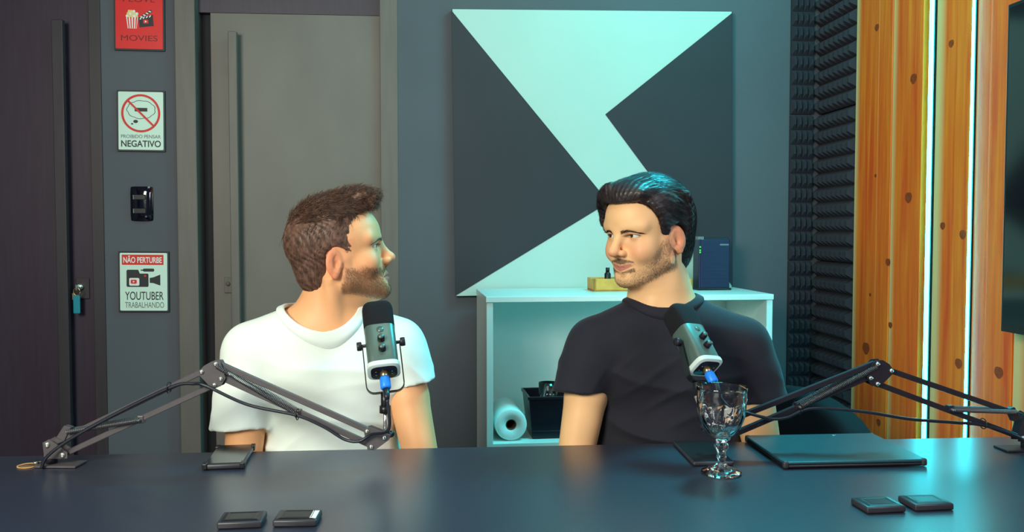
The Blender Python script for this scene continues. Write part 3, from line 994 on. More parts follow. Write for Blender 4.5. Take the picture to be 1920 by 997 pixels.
def loft(name, secs, material, parent, n=4.0, seg=40, cap=True, **k):
    V, F = [], []
    for hw, hd, z in secs:
        V += [(x, y, z) for x, y in superell(hw, hd, n, seg)]
    for i in range(len(secs) - 1):
        for s_ in range(seg):
            s2 = (s_ + 1) % seg
            F.append((i * seg + s_, i * seg + s2, (i + 1) * seg + s2, (i + 1) * seg + s_))
    if cap:
        F.append(tuple(range(seg))[::-1])
        F.append(tuple((len(secs) - 1) * seg + s_ for s_ in range(seg)))
    bmx = bmesh.new()
    vv = [bmx.verts.new(p_) for p_ in V]
    for f in F:
        bmx.faces.new([vv[q_] for q_ in f])
    return bm_obj(name, bmx, material, parent, smooth=True, angle=40, **k)


def microphone(label, bottom, top, roll, yoke_bottom):
    z = (Vector(top) - Vector(bottom)).normalized()
    x = Vector((math.cos(R(4.5)), -math.sin(R(4.5)), 0))
    x = (x - z * x.dot(z)).normalized()
    y = z.cross(x)
    m3 = Matrix((x, y, z)).transposed() @ Matrix.Rotation(R(roll), 3, 'Z')
    root = thing('microphone', label, 'microphone', bottom, m3.to_euler(), 'studio microphones')
    loft('body_shell', [(.0300, .0265, .010), (.0305, .027, .013), (.0310, .0275, .097), (.0305, .027, .0985)], 'micbody', root)
    secs = [(.0312, .0278, .0985), (.0316, .0282, .102), (.0318, .0284, .140)]
    for i in range(1, 9):
        a = i / 8 * PI / 2
        secs.append((.0318 - .010 * (1 - math.cos(a)) - .004 * (i == 8), .0284 - .010 * (1 - math.cos(a)) - .004 * (i == 8), .140 + .020 * math.sin(a)))
    loft('foam_windscreen', secs, 'micfoam', root)
    loft('light_ring', [(.0290, .0255, -.001), (.0325, .029, .001), (.0330, .0295, .006), (.0325, .029, .0105), (.030, .0265, .012)], 'micring', root)
    loft('bottom_panel', [(.0250, .0215, -.0022), (.0262, .0227, -.0012), (.0262, .0227, .002)], 'micpanel', root)
    for x_, y_ in ((-.016, .006), (-.016, -.006), (.016, .006), (.016, -.004)):
        lathe('panel_dot', [(0, 0), (.0016, 0), (.0016, .0006), (0, .0006)], 'signgrey', root, seg=10, loc=(x_, y_, -.0027))
    for z_ in (.060, .037):
        kb = lathe('knob', [(0, 0), (.0075, 0), (.0072, .006), (.0066, .011), (.0058, .0125), (0, .0125)], 'micpanel', root, seg=24, loc=(.001, -.0272, z_), rot=(R(90), 0, 0))
        lathe('knob_cap', [(0, .0121), (.0056, .0125), (.0056, .0132), (0, .0134)], 'micbody', kb, seg=24)
    lathe('mute_button', [(0, 0), (.0072, 0), (.0072, .0008), (0, .0010)], 'micbody', root, seg=24, loc=(.001, -.0271, .084), rot=(R(90), 0, 0))
    lathe('connector', [(0, -.001), (.0085, -.001), (.0085, -.008), (.0075, -.014), (0, -.014)], 'brass', root, seg=20)
    lathe('plug', [(0, -.013), (.0095, -.013), (.0105, -.017), (.0105, -.036), (.0085, -.039), (0, -.039)], 'blueplug', root, seg=20)
    lathe('cable_boot', [(0, -.038), (.0072, -.038), (.0058, -.056), (.0046, -.062), (0, -.062)], 'cable', root, seg=16)
    # yoke: a flat U from side knob to side knob, its foot on the arm's stem
    rt = Vector((1, 0, 0))
    yb = m3.inverted() @ (Vector(yoke_bottom) - Vector(bottom))
    piv = Vector((0, 0, .066))
    dn = yb - piv
    dn = dn - rt * dn.dot(rt)
    h_ = dn.length
    dn.normalize()
    pts = []
    hw = .0375
    rc = .016
    pts.append(piv - rt * hw)
    for i in range(7):
        a = i / 6 * PI / 2
        pts.append(piv + dn * (h_ - rc) - rt * (hw - rc) + (-rt * math.cos(a) + dn * math.sin(a)) * rc)
    for i in range(7):
        a = i / 6 * PI / 2
        pts.append(piv + dn * (h_ - rc) + rt * (hw - rc) + (rt * math.sin(a) + dn * math.cos(a)) * rc)
    pts.append(piv + rt * hw)
    side = rt.cross(dn).normalized()
    V, F = [], []
    for i, p_ in enumerate(pts):
        t_ = (pts[min(i + 1, len(pts) - 1)] - pts[max(i - 1, 0)]).normalized()
        o_ = t_.cross(side).normalized()
        for a_, b_ in ((-1, -1), (1, -1), (1, 1), (-1, 1)):
            V.append(p_ + o_ * .0011 * a_ + side * .0065 * b_)
    for i in range(len(pts) - 1):
        for m_ in range(4):
            n_ = (m_ + 1) % 4
            F.append((i * 4 + m_, i * 4 + n_, i * 4 + 4 + n_, i * 4 + 4 + m_))
    F.append((3, 2, 1, 0))
    e_ = (len(pts) - 1) * 4
    F.append((e_, e_ + 1, e_ + 2, e_ + 3))
    mesh_obj('yoke', V, F, 'blackplastic', root)
    for sx in (-1, 1):
        tube('pivot_pin', [(sx * .030, 0, .066), (sx * .040, 0, .066)], .0035, 'armgrey', root, 10)
        lathe('pivot_knob', [(0, 0), (.0078, 0), (.0086, .0015), (.0086, .0085), (.0078, .010), (0, .010)], 'armblack', root, seg=20,
              loc=(sx * .0388, 0, .066), rot=(0, R(90 * sx), 0), rfun=lambda i, r, z_, a: r * (1 + (.05 if i in (2, 3) else 0) * math.cos(10 * a)))
    return root, m3


def world_arm(root_loc, heading, u, v, off=0.0):
    h = R(heading)
    return Vector((root_loc[0] + math.cos(h) * u - math.sin(h) * off, root_loc[1] + math.sin(h) * u + math.cos(h) * off, .75 + v))


yl = world_arm((-.791, 1.828), -5.92, .679, .1515)
micL, mL = microphone('teal grey studio microphone in front of the white T-shirt', (-.117, 1.754, .943), (-.141, 1.870, 1.082), 4, yl)
yr = world_arm((1.261, 1.796), -178.16, .7404, .1621)
micR, mR = microphone('tilted studio microphone in front of the black T-shirt', (.544, 1.778, .939), (.509, 1.889, 1.052), 26, yr)


def cable_pts(rootloc, heading, uvs, off):
    return [world_arm(rootloc, heading, u, v, o_ if o_ is not None else off) for u, v, o_ in uvs]


pl = Vector((-.117, 1.754, .943)) + mL @ Vector((0, 0, -.062))
pl1 = Vector((-.117, 1.754, .943)) + mL @ Vector((0, 0, -.085)) + Vector((0, .01, -.005))
uv = [(-.002, .003, -.030), (.012, .028, -.030), (.0609, .0640, -.022), (.16, .118, -.014), (.258, .1640, -.013), (.300, .1700, -.016), (.3282, .1663, -.022), (.4085, .1290, -.018), (.5051, .1075, -.015), (.56, .084, -.014), (.6013, .0600, -.016), (.632, .058, -.020), (.655, .072, -.022)]
pts = cable_pts((-.791, 1.828), -5.92, uv, 0) + [pl1 + Vector((0, 0, -.035)), pl]
tag(tube('microphone_cable', spline(pts, 8), .0034, 'cable', None, 8), 'black cable running along the grey boom arm to its microphone', 'cable', 'microphone cables')
pr = Vector((.544, 1.778, .939)) + mR @ Vector((0, 0, -.062))
uv = [(.010, .004, .022), (.03, .030, .020), (.1071, .0570, .012), (.18, .066, .013), (.2775, .0755, .014), (.37, .092, .014), (.4446, .1010, .014), (.49, .1040, .014), (.515, .1000, .014), (.55, .086, .014), (.5846, .0839, .014), (.625, .094, .014)]
pts = cable_pts((1.261, 1.796), -178.16, uv, 0) + [pr + Vector((.055, .030, -.045)), pr + Vector((.020, .004, -.028)), pr]
tag(tube('microphone_cable', spline(pts, 8), .0034, 'cable', None, 8), 'black cable sagging below the black boom arm at right', 'cable', 'microphone cables')
for (loc, hd, u, v, o_, rootarm) in (((-.791, 1.828), -5.92, .247, .160, -.007, armL), ((-.791, 1.828), -5.92, .5051, .108, -.008, armL), ((1.261, 1.796), -178.16, .1071, .0600, .006, armR), ((1.261, 1.796), -178.16, .52, .102, .008, armR)):
    tv, tf = tube_data([(u, o_ + .012 * math.cos(a), v + .011 * math.sin(a)) for a in [2 * PI * i / 16 for i in range(17)]], .0012, 6)
    mesh_obj('cable_tie', tv, tf, 'blackplastic', rootarm, smooth=True)

# ================================================================== chairs
def tub_chair(label, loc, rot, sc, top):
    root = thing('tub_chair', label, 'chair', loc, (0, 0, R(rot)))
    # shell: a curved wall open to -Y, its rim falling from the back to the arms
    V, F = [], []
    n = 28
    for i in range(n + 1):
        a = R(-25 + 230 * i / n)
        c_, s_ = math.cos(a), math.sin(a)
        up_ = .5 + .5 * s_
        zt = .56 + (top - .56) * max(0, min(1, (up_ - .12) / .75)) ** .8
        for ro, z in ((.27, .30), (.31, zt - .03), (.305, zt), (.265, zt), (.25, zt - .03), (.22, .30)):
            V.append((ro * sc * c_, ro * .95 * s_, z))
    for i in range(n):
        for k_ in range(6):
            k2 = (k_ + 1) % 6
            F.append((i * 6 + k_, i * 6 + k2, (i + 1) * 6 + k2, (i + 1) * 6 + k_))
    F.append(tuple(range(6)))
    F.append(tuple(n * 6 + k_ for k_ in range(6))[::-1])
    bmx = bmesh.new()
    vv = [bmx.verts.new(p_) for p_ in V]
    for f in F:
        bmx.faces.new([vv[q_] for q_ in f])
    bm_obj('backrest', bmx, 'leather', root, smooth=True, angle=60)
    lathe('seat', [(0, .33), (.20, .33), (.215, .345), (.215, .385), (.20, .395), (0, .395)], 'leather', root, seg=40)
    for x in (-.15, .15):
        for y in (-.15, .15):
            tube('leg', [(x * .9, y * .9, .33), (x, y, .0)], [.017, .011], 'armblack', root, 12)
    return root


tub_chair('black curved tub chair showing beside the black T-shirt sleeve', (.70, 2.20, 0), -14, 1.28, .79)


c = thing('chair', 'black chair hidden behind the man in the white T-shirt', 'chair', (-.25, 2.17, 0), (0, 0, R(-6)))
box('seat', (-.21, -.20, .36), (.21, .20, .395), 'leather', c, bev=.012, seg=3, smooth=True)
box('backrest', (-.12, .205, .52), (.12, .23, .80), 'leather', c, bev=.012, seg=3, smooth=True)
for x in (-.10, .10):
    box('back_post', (x - .01, .195, .37), (x + .01, .209, .60), 'armblack', c)
for x in (-.18, .18):
    for y in (-.17, .17):
        tube('leg', [(x, y, .36), (x * 1.05, y * 1.05, .0)], [.014, .011], 'armblack', c, 12)
# ================================================================== people: signed-distance modelling
class Frame:
    def __init__(self, origin=(0, 0, 0), rot=None, s=1.0):
        self.o = np.array(origin, float)
        self.R = np.array(rot, float) if rot is not None else np.eye(3)
        self.s = s
        self.plain = rot is None and s == 1.0

    def world(self, p):
        return self.o + self.s * (self.R @ np.array(p, float))

    def local(self, P_):
        return ((P_ - self.o) @ self.R) / self.s


WORLD = Frame()


def axis(lo, hi, coarse, flo=None, fhi=None, fine=None):
    """grid line with a fine stretch in the middle"""
    if flo is None:
        return np.arange(lo, hi + coarse, coarse)
    a = np.arange(flo, lo - coarse, -coarse)[::-1][:-1] if lo < flo else np.array([])
    b = np.arange(flo, fhi + fine, fine)
    c_ = np.arange(b[-1], hi + coarse, coarse)[1:] if hi > fhi else np.array([])
    return np.concatenate([a, b, c_])


class Field:
    def __init__(self, xs, ys, zs):
        self.ax = (xs.astype(np.float32), ys.astype(np.float32), zs.astype(np.float32))
        self.F = np.full((len(xs), len(ys), len(zs)), .5, np.float32)

    def _sl(self, lo, hi):
        return tuple(slice(max(0, int(np.searchsorted(a, l)) - 1), int(np.searchsorted(a, h)) + 1) for a, l, h in zip(self.ax, lo, hi))

    def _pts(self, sl, fr):
        X = self.ax[0][sl[0]][:, None, None]
        Y = self.ax[1][sl[1]][None, :, None]
        Z = self.ax[2][sl[2]][None, None, :]
        if fr.plain:
            return X, Y, Z
        dx, dy, dz = X - fr.o[0], Y - fr.o[1], Z - fr.o[2]
        Rm = (fr.R / fr.s).astype(np.float32)
        return tuple(dx * Rm[0, i] + dy * Rm[1, i] + dz * Rm[2, i] for i in range(3))

    def op(self, fn, cen, rad, fr=WORLD, k=.01, mode='u'):
        c_ = fr.world(cen)
        r_ = rad * fr.s + k * 1.5 + .008
        sl = self._sl(c_ - r_, c_ + r_)
        A = self.F[sl]
        if A.size == 0:
            return
        x, y, z = self._pts(sl, fr)
        B = (fn(x, y, z) * fr.s).astype(np.float32)
        kk = max(k, 1e-5)
        if mode == 'u':
            h = np.clip(.5 + .5 * (A - B) / kk, 0, 1)
            self.F[sl] = A + (B - A) * h - kk * h * (1 - h)
        elif mode == 's':          # subtract
            B = -B
            h = np.clip(.5 - .5 * (A - B) / kk, 0, 1)
            self.F[sl] = A + (B - A) * h + kk * h * (1 - h)
        elif mode == 'i':
            h = np.clip(.5 - .5 * (A - B) / kk, 0, 1)
            self.F[sl] = A + (B - A) * h + kk * h * (1 - h)

    def ell(self, c_, r, fr=WORLD, k=.01, mode='u', rot=None):
        c_ = np.array(c_, float)
        r = np.array(r, float)
        Rm = np.array(rot, float) if rot is not None else None

        def fn(x, y, z):
            a, b, d = x - c_[0], y - c_[1], z - c_[2]
            if Rm is not None:
                a, b, d = (a * Rm[0, 0] + b * Rm[1, 0] + d * Rm[2, 0], a * Rm[0, 1] + b * Rm[1, 1] + d * Rm[2, 1], a * Rm[0, 2] + b * Rm[1, 2] + d * Rm[2, 2])
            k0 = np.sqrt((a / r[0]) ** 2 + (b / r[1]) ** 2 + (d / r[2]) ** 2)
            k1 = np.sqrt((a / r[0] ** 2) ** 2 + (b / r[1] ** 2) ** 2 + (d / r[2] ** 2) ** 2) + 1e-9
            return k0 * (k0 - 1) / k1
        self.op(fn, c_, r.max(), fr, k, mode)

    def cone(self, a, ra, b, rb, fr=WORLD, k=.01, mode='u', flat=None):
        a, b = np.array(a, float), np.array(b, float)
        d = b - a
        L2 = (d * d).sum() + 1e-12

        def fn(x, y, z):
            px, py, pz = x - a[0], y - a[1], z - a[2]
            t = np.clip((px * d[0] + py * d[1] + pz * d[2]) / L2, 0, 1)
            qx, qy, qz = px - t * d[0], py - t * d[1], pz - t * d[2]
            return np.sqrt(qx * qx + qy * qy + qz * qz) - (ra + (rb - ra) * t)
        self.op(fn, (a + b) / 2, math.sqrt(L2) / 2 + max(ra, rb), fr, k, mode)

    def mesh(self):
        F = self.F
        S = F < 0
        c8 = np.zeros(tuple(n - 1 for n in F.shape), np.int8)
        for i in (0, 1):
            for j in (0, 1):
                for l in (0, 1):
                    c8 += S[i:F.shape[0] - 1 + i, j:F.shape[1] - 1 + j, l:F.shape[2] - 1 + l]
        act = (c8 > 0) & (c8 < 8)
        I, J, K_ = np.nonzero(act)
        n = len(I)
        idx = np.full(act.shape, -1, np.int32)
        idx[I, J, K_] = np.arange(n)
        vals = {}
        for i in (0, 1):
            for j in (0, 1):
                for l in (0, 1):
                    vals[i, j, l] = F[I + i, J + j, K_ + l]
        acc = np.zeros((n, 3))
        cnt = np.zeros(n)
        cs = list(vals)
        for p_ in cs:
            for a in range(3):
                if p_[a] == 0:
                    r_ = list(p_)
                    r_[a] = 1
                    r_ = tuple(r_)
                    v0, v1 = vals[p_], vals[r_]
                    m_ = (v0 < 0) != (v1 < 0)
                    t = np.where(m_, v0 / np.where(m_, v0 - v1, 1), 0)
                    q_ = np.zeros((n, 3))
                    for b in range(3):
                        q_[:, b] = p_[b]
                    q_[:, a] = t
                    acc += q_ * m_[:, None]
                    cnt += m_
        acc /= cnt[:, None]
        V = np.zeros((n, 3))
        for a, ii in enumerate((I, J, K_)):
            g0 = self.ax[a][ii]
            g1 = self.ax[a][ii + 1]
            V[:, a] = g0 + (g1 - g0) * acc[:, a]
        faces = []
        for a in range(3):
            b, c_ = (a + 1) % 3, (a + 2) % 3
            s0 = [slice(None)] * 3
            s1 = [slice(None)] * 3
            s0[a] = slice(0, -1)
            s1[a] = slice(1, None)
            A, B = S[tuple(s0)], S[tuple(s1)]
            ed = np.array(np.nonzero(A != B)).T
            ok = (ed[:, b] > 0) & (ed[:, c_] > 0) & (ed[:, b] < F.shape[b] - 1) & (ed[:, c_] < F.shape[c_] - 1)
            ed = ed[ok]
            if len(ed) == 0:
                continue
            ins = A[tuple(ed.T)]
            cells = []
            for db, dc in ((-1, -1), (0, -1), (0, 0), (-1, 0)):
                e2 = ed.copy()
                e2[:, b] += db
                e2[:, c_] += dc
                cells.append(idx[tuple(e2.T)])
            Q = np.stack(cells, 1)
            Q[~ins] = Q[~ins][:, ::-1]
            faces.append(Q)
        Q = np.concatenate(faces)
        Q = Q[(Q >= 0).all(1)]
        return V, Q


def np_mesh(name, V, Q, material, parent=None, cols=None, relax=0):
    if relax:
        e = np.concatenate([Q[:, [0, 1]], Q[:, [1, 2]], Q[:, [2, 3]], Q[:, [3, 0]]])
        for _ in range(relax):
            acc = np.zeros_like(V)
            cnt = np.zeros(len(V))
            np.add.at(acc, e[:, 0], V[e[:, 1]])
            np.add.at(acc, e[:, 1], V[e[:, 0]])
            np.add.at(cnt, e[:, 0], 1)
            np.add.at(cnt, e[:, 1], 1)
            V = V * .5 + .5 * acc / np.maximum(cnt, 1)[:, None]
    me = bpy.data.meshes.new(name)
    me.vertices.add(len(V))
    me.vertices.foreach_set('co', V.astype(np.float32).ravel())
    nq = Q.shape[1]
    me.loops.add(len(Q) * nq)
    me.loops.foreach_set('vertex_index', Q.astype(np.int32).ravel())
    me.polygons.add(len(Q))
    me.polygons.foreach_set('loop_start', np.arange(0, len(Q) * nq, nq, dtype=np.int32))
    me.polygons.foreach_set('loop_total', np.full(len(Q), nq, np.int32))
    me.polygons.foreach_set('use_smooth', np.ones(len(Q), bool))
    me.update(calc_edges=True)
    me.validate()
    if cols is not None:
        ca = me.color_attributes.new('Col', 'FLOAT_COLOR', 'POINT')
        ca.data.foreach_set('color', np.concatenate([cols, np.ones((len(cols), 1))], 1).astype(np.float32).ravel())
    me.materials.append(M[material])
    return link(bpy.data.objects.new(name, me), parent), V


def normals_of(V, Q):
    n = np.cross(V[Q[:, 2]] - V[Q[:, 0]], V[Q[:, 3]] - V[Q[:, 1]])
    N_ = np.zeros_like(V)
    for i in range(4):
        np.add.at(N_, Q[:, i], n)
    return N_ / (np.linalg.norm(N_, axis=1)[:, None] + 1e-12)


def sstep(a, b, x):
    t = np.clip((x - a) / (b - a), 0, 1)
    return t * t * (3 - 2 * t)


def strands(name, paths, radius, material, parent, taper=.25):
    """many tapered hairs, each a three-sided tube; paths: array (n, k, 3)"""
    P_ = np.asarray(paths, float)
    n, k_, _ = P_.shape
    T = np.gradient(P_, axis=1)
    T /= np.linalg.norm(T, axis=2)[..., None] + 1e-12
    ref = np.tile(np.array([.31, .22, .92]), (n, k_, 1))
    A = np.cross(T, ref)
    A /= np.linalg.norm(A, axis=2)[..., None] + 1e-12
    B = np.cross(T, A)
    rad = np.asarray(radius, float).reshape(-1, 1) * (1 - (1 - taper) * np.linspace(0, 1, k_)[None, :] ** 1.5)
    V = np.stack([P_ + (A * math.cos(a) + B * math.sin(a)) * rad[..., None] for a in (0, 2.0944, 4.18879)], 2)
    V = V.reshape(-1, 3)
    base = np.arange(n)[:, None, None] * k_ * 3
    seg = np.arange(k_ - 1)[None, :, None] * 3
    side = np.arange(3)[None, None, :]
    s2 = (side + 1) % 3
    Q = np.stack([base + seg + side, base + seg + s2, base + seg + 3 + s2, base + seg + 3 + side], -1).reshape(-1, 4)
    return V, Q


def poly_sdf(y, z, poly):
    """signed distance (inside negative) to a polygon in the (y, z) plane"""
    poly = np.array(poly, float)
    d = np.full(np.broadcast(y, z).shape, 1e9)
    s = np.ones(d.shape)
    n = len(poly)
    for i in range(n):
        a, b = poly[i], poly[i - 1]
        ey, ez = b - a
        wy, wz = y - a[0], z - a[1]
        t = np.clip((wy * ey + wz * ez) / (ey * ey + ez * ez), 0, 1)
        dy, dz = wy - ey * t, wz - ez * t
        d = np.minimum(d, dy * dy + dz * dz)
        c1_ = z >= a[1]
        c2_ = z < b[1]
        c3_ = ey * wz > ez * wy
        s = np.where((c1_ & c2_ & c3_) | (~c1_ & ~c2_ & ~c3_), -s, s)
    return s * np.sqrt(d)


def head_sdf(Fd, fr, p):
    E, C = Fd.ell, Fd.cone
    w = p.get('w', 1.0)
    E((0, -.008, .032), (.0765, .098, .086), fr, .005)
    E((0, .036, .030), (.063, .059, .060), fr, .03)
    E((0, .034, -.045), (.058 * w, .055, .066), fr, .03)
    for s in (-1, 1):
        C((s * .060 * w, .004, -.018), .014, (s * .052 * w, .006, -.064), .017, fr, .022)
        C((s * .052 * w, .006, -.064), .017, (s * .016 * w, .070, -.099), .0165, fr, .026)
        E((s * .043, .057, -.034), (.022, .024, .022), fr, .022)
        if p.get('smile'):
            E((s * .038, .070, -.043), (.017, .015, .015), fr, .014)
    E((0, .079, -.100), (.020, .0155, .0155), fr, .018)
    E((0, .070, -.066), (.032, .0225, .030), fr, .018)
    for s in (-1, 1):
        C((s * .050, .067, .020), .0115, (s * .015, .083, .015), .0110, fr, .014)
    E((0, .084, .012), (.014, .010, .014), fr, .010)
    for s in (-1, 1):
        E((s * .032, .1005, -.002), (.0175, .021, .0115), fr, .011, 's')
    # nose
    nw = p.get('nose', 1.0)
    C((0, .086, .010), .0085, (0, .1050 + p.get('nose_y', 0), -.027), .0100 * nw, fr, .012)
    E((0, .1085 + p.get('nose_y', 0), -.0330), (.0120 * nw, .0130, .0110), fr, .008)
    for s in (-1, 1):
        E((s * .0135 * nw, .0985, -.0380), (.0068, .0110, .0074), fr, .006)
    C((0, .107, -.0415), .0045, (0, .094, -.0475), .0045, fr, .005)
    for s in (-1, 1):
        E((s * .0062, .1060, -.0455), (.0032, .0058, .0038), fr, .002, 's')
    # mouth
    cz = p.get('corner', -.0715)
    for s in (-1, 1):
        lr, mw = p.get('lip', 1.0), p.get('mouth', 1.0)
        C((s * .004, .0925, -.0672), .0050 * lr, (s * .021 * mw, .0825 - .004 * (mw - 1) * 8, cz + .001), .0026, fr, .004)
        C((s * .003, .0905, -.0775), .0060 * lr, (s * .019 * mw, .0815 - .004 * (mw - 1) * 8, cz - .002), .0026, fr, .004)
    g = p.get('gap', .0014)
    for s in (-1, 1):
        C((0, .0985, -.0722), g, (s * .0245 * mw, .0850 - .005 * (mw - 1) * 8, cz), g * .8, fr, .002, 's')
    E((0, .0955, -.0885), (.013, .006, .004), fr, .006, 's')
    # eyelids around the balls
    for s in (-1, 1):
        E((s * .032, .0715, -.0005), (.0150, .0140, .0138), fr, .004)
        op = p.get('open', .0048)
        E((s * .0325, .0880, -.001), (.0140, .0120, op), fr, .0012, 's')
        E((s * .0415, .0815, -.0018), (.0085, .0090, op * .8), fr, .0012, 's')
        C((s * .046, .0745, .0045), .0016, (s * .032, .0855, .0078), .0018, fr, .003)
        C((s * .032, .0855, .0078), .0018, (s * .020, .0815, .0035), .0014, fr, .003)
    # ears
    for s in (-1, 1):
        a = R(22) * s
        t = R(-10)
        Rz = np.array([[math.cos(a), -math.sin(a), 0], [math.sin(a), math.cos(a), 0], [0, 0, 1]])
        Rx = np.array([[1, 0, 0], [0, math.cos(t), -math.sin(t)], [0, math.sin(t), math.cos(t)]])
        Re = Rz @ Rx
        c_ = np.array((s * .0805, -.014, -.018))
        T = lambda q_: c_ + Re @ np.array(q_)
        E(c_, (.0062, .0185, .0300), fr, .006, rot=Re)
        C(T((0, .004, -.022)), .0062, T((0, .002, -.029)), .0058, fr, .006)
        E(T((s * .0085, .0005, .003)), (.0072, .0135, .0225), fr, .002, 's', rot=Re)
        C(T((s * .0012, -.0065, .018)), .0030, T((s * .0012, -.0065, -.010)), .0032, fr, .004)
        C(T((s * .0012, .0015, .020)), .0024, T((s * .0012, -.0065, .008)), .0028, fr, .004)
        E(T((s * .004, .004, -.004)), (.0058, .0065, .0095), fr, .002, 's', rot=Re)
        C(T((s * .0015, .0135, -.001)), .0038, T((s * .0015, .0130, -.008)), .0036, fr, .004)


def rot_head(face_angle, pitch, roll):
    """local +Y is the face; face_angle = heading of the face in the plan (degrees from +X)"""
    m = Matrix.Rotation(R(face_angle - 90), 3, 'Z') @ Matrix.Rotation(R(pitch), 3, 'X') @ Matrix.Rotation(R(roll), 3, 'Y')
    return np.array(m)


def hand_sdf(Fd, wrist, direction, side, up=(0, 0, 1)):
    """relaxed hand lying palm down; side = +1 when the thumb points to +x of the hand frame"""
    y = np.array(direction, float)
    y /= np.linalg.norm(y)
    z = np.array(up, float)
    z -= y * z.dot(y)
    z /= np.linalg.norm(z)
    x = np.cross(y, z)
    fr = Frame(wrist, np.stack([x, y, z], 1))
    C = Fd.cone
    Fd.ell((0, .050, 0), (.040, .052, .015), fr, .012)
    C((0, -.02, 0), .026, (0, .02, 0), .025, fr, .02)
    for i, (xo, L_) in enumerate(((.030, .068), (.010, .078), (-.010, .072), (-.029, .056))):
        xo *= side
        a = (xo, .088 - abs(i - 1) * .004, .002)
        b = (xo * 1.1, a[1] + L_ * .5, .002)
        c_ = (xo * 1.12, a[1] + L_ * .80, -.010)
        e = (xo * 1.12, a[1] + L_ * .95, -.024)
        C(a, .0095, b, .0088, fr, .004)
        C(b, .0088, c_, .0080, fr, .003)
        C(c_, .0080, e, .0070, fr, .003)
    C((side * .030, .022, -.004), .014, (side * .056, .055, -.010), .0105, fr, .008)
    C((side * .056, .055, -.010), .0105, (side * .058, .085, -.016), .0085, fr, .004)


def lerp(a, b, t):
    return tuple(np.array(a) * (1 - t) + np.array(b) * t)


def torso_sdf(Fd, B, grow=0.0, k=.05):
    """trunk from neck base to hips; grow thickens it into a shirt"""
    fr = Frame(B['chest'], rot_head(B['yaw'] + 90, 0, 0))     # local x = across the shoulders, y = backwards
    E, C = Fd.ell, Fd.cone
    g = grow
    W, D = B['W'], B['D']
    E((0, .0, .0), (W * .92 + g, D + g, .165 + g), fr, k)
    E((0, -.015, -.19), (W * B.get('waist', .86) + g, D * 1.02 + g, .19 + g), fr, k)
    E((0, .0, -.34), (W * .95 + g, D * 1.05 + g, .13 + g), fr, k)
    E((-.070, -.060, .030), (.080 + g, .052 + g, .070 + g), fr, .04)
    E((.070, -.060, .030), (.080 + g, .052 + g, .070 + g), fr, .04)
    nb = B['neck']
    for sh in (B['shR'], B['shL']):
        C(lerp(nb, sh, .12), .054 + g, sh, .049 + g, WORLD, .05)
        C(lerp(nb, sh, .25) + np.array((0, 0, -.03)), .06 + g, np.array(sh) + np.array((0, 0, -.02)), .045 + g, WORLD, .04)


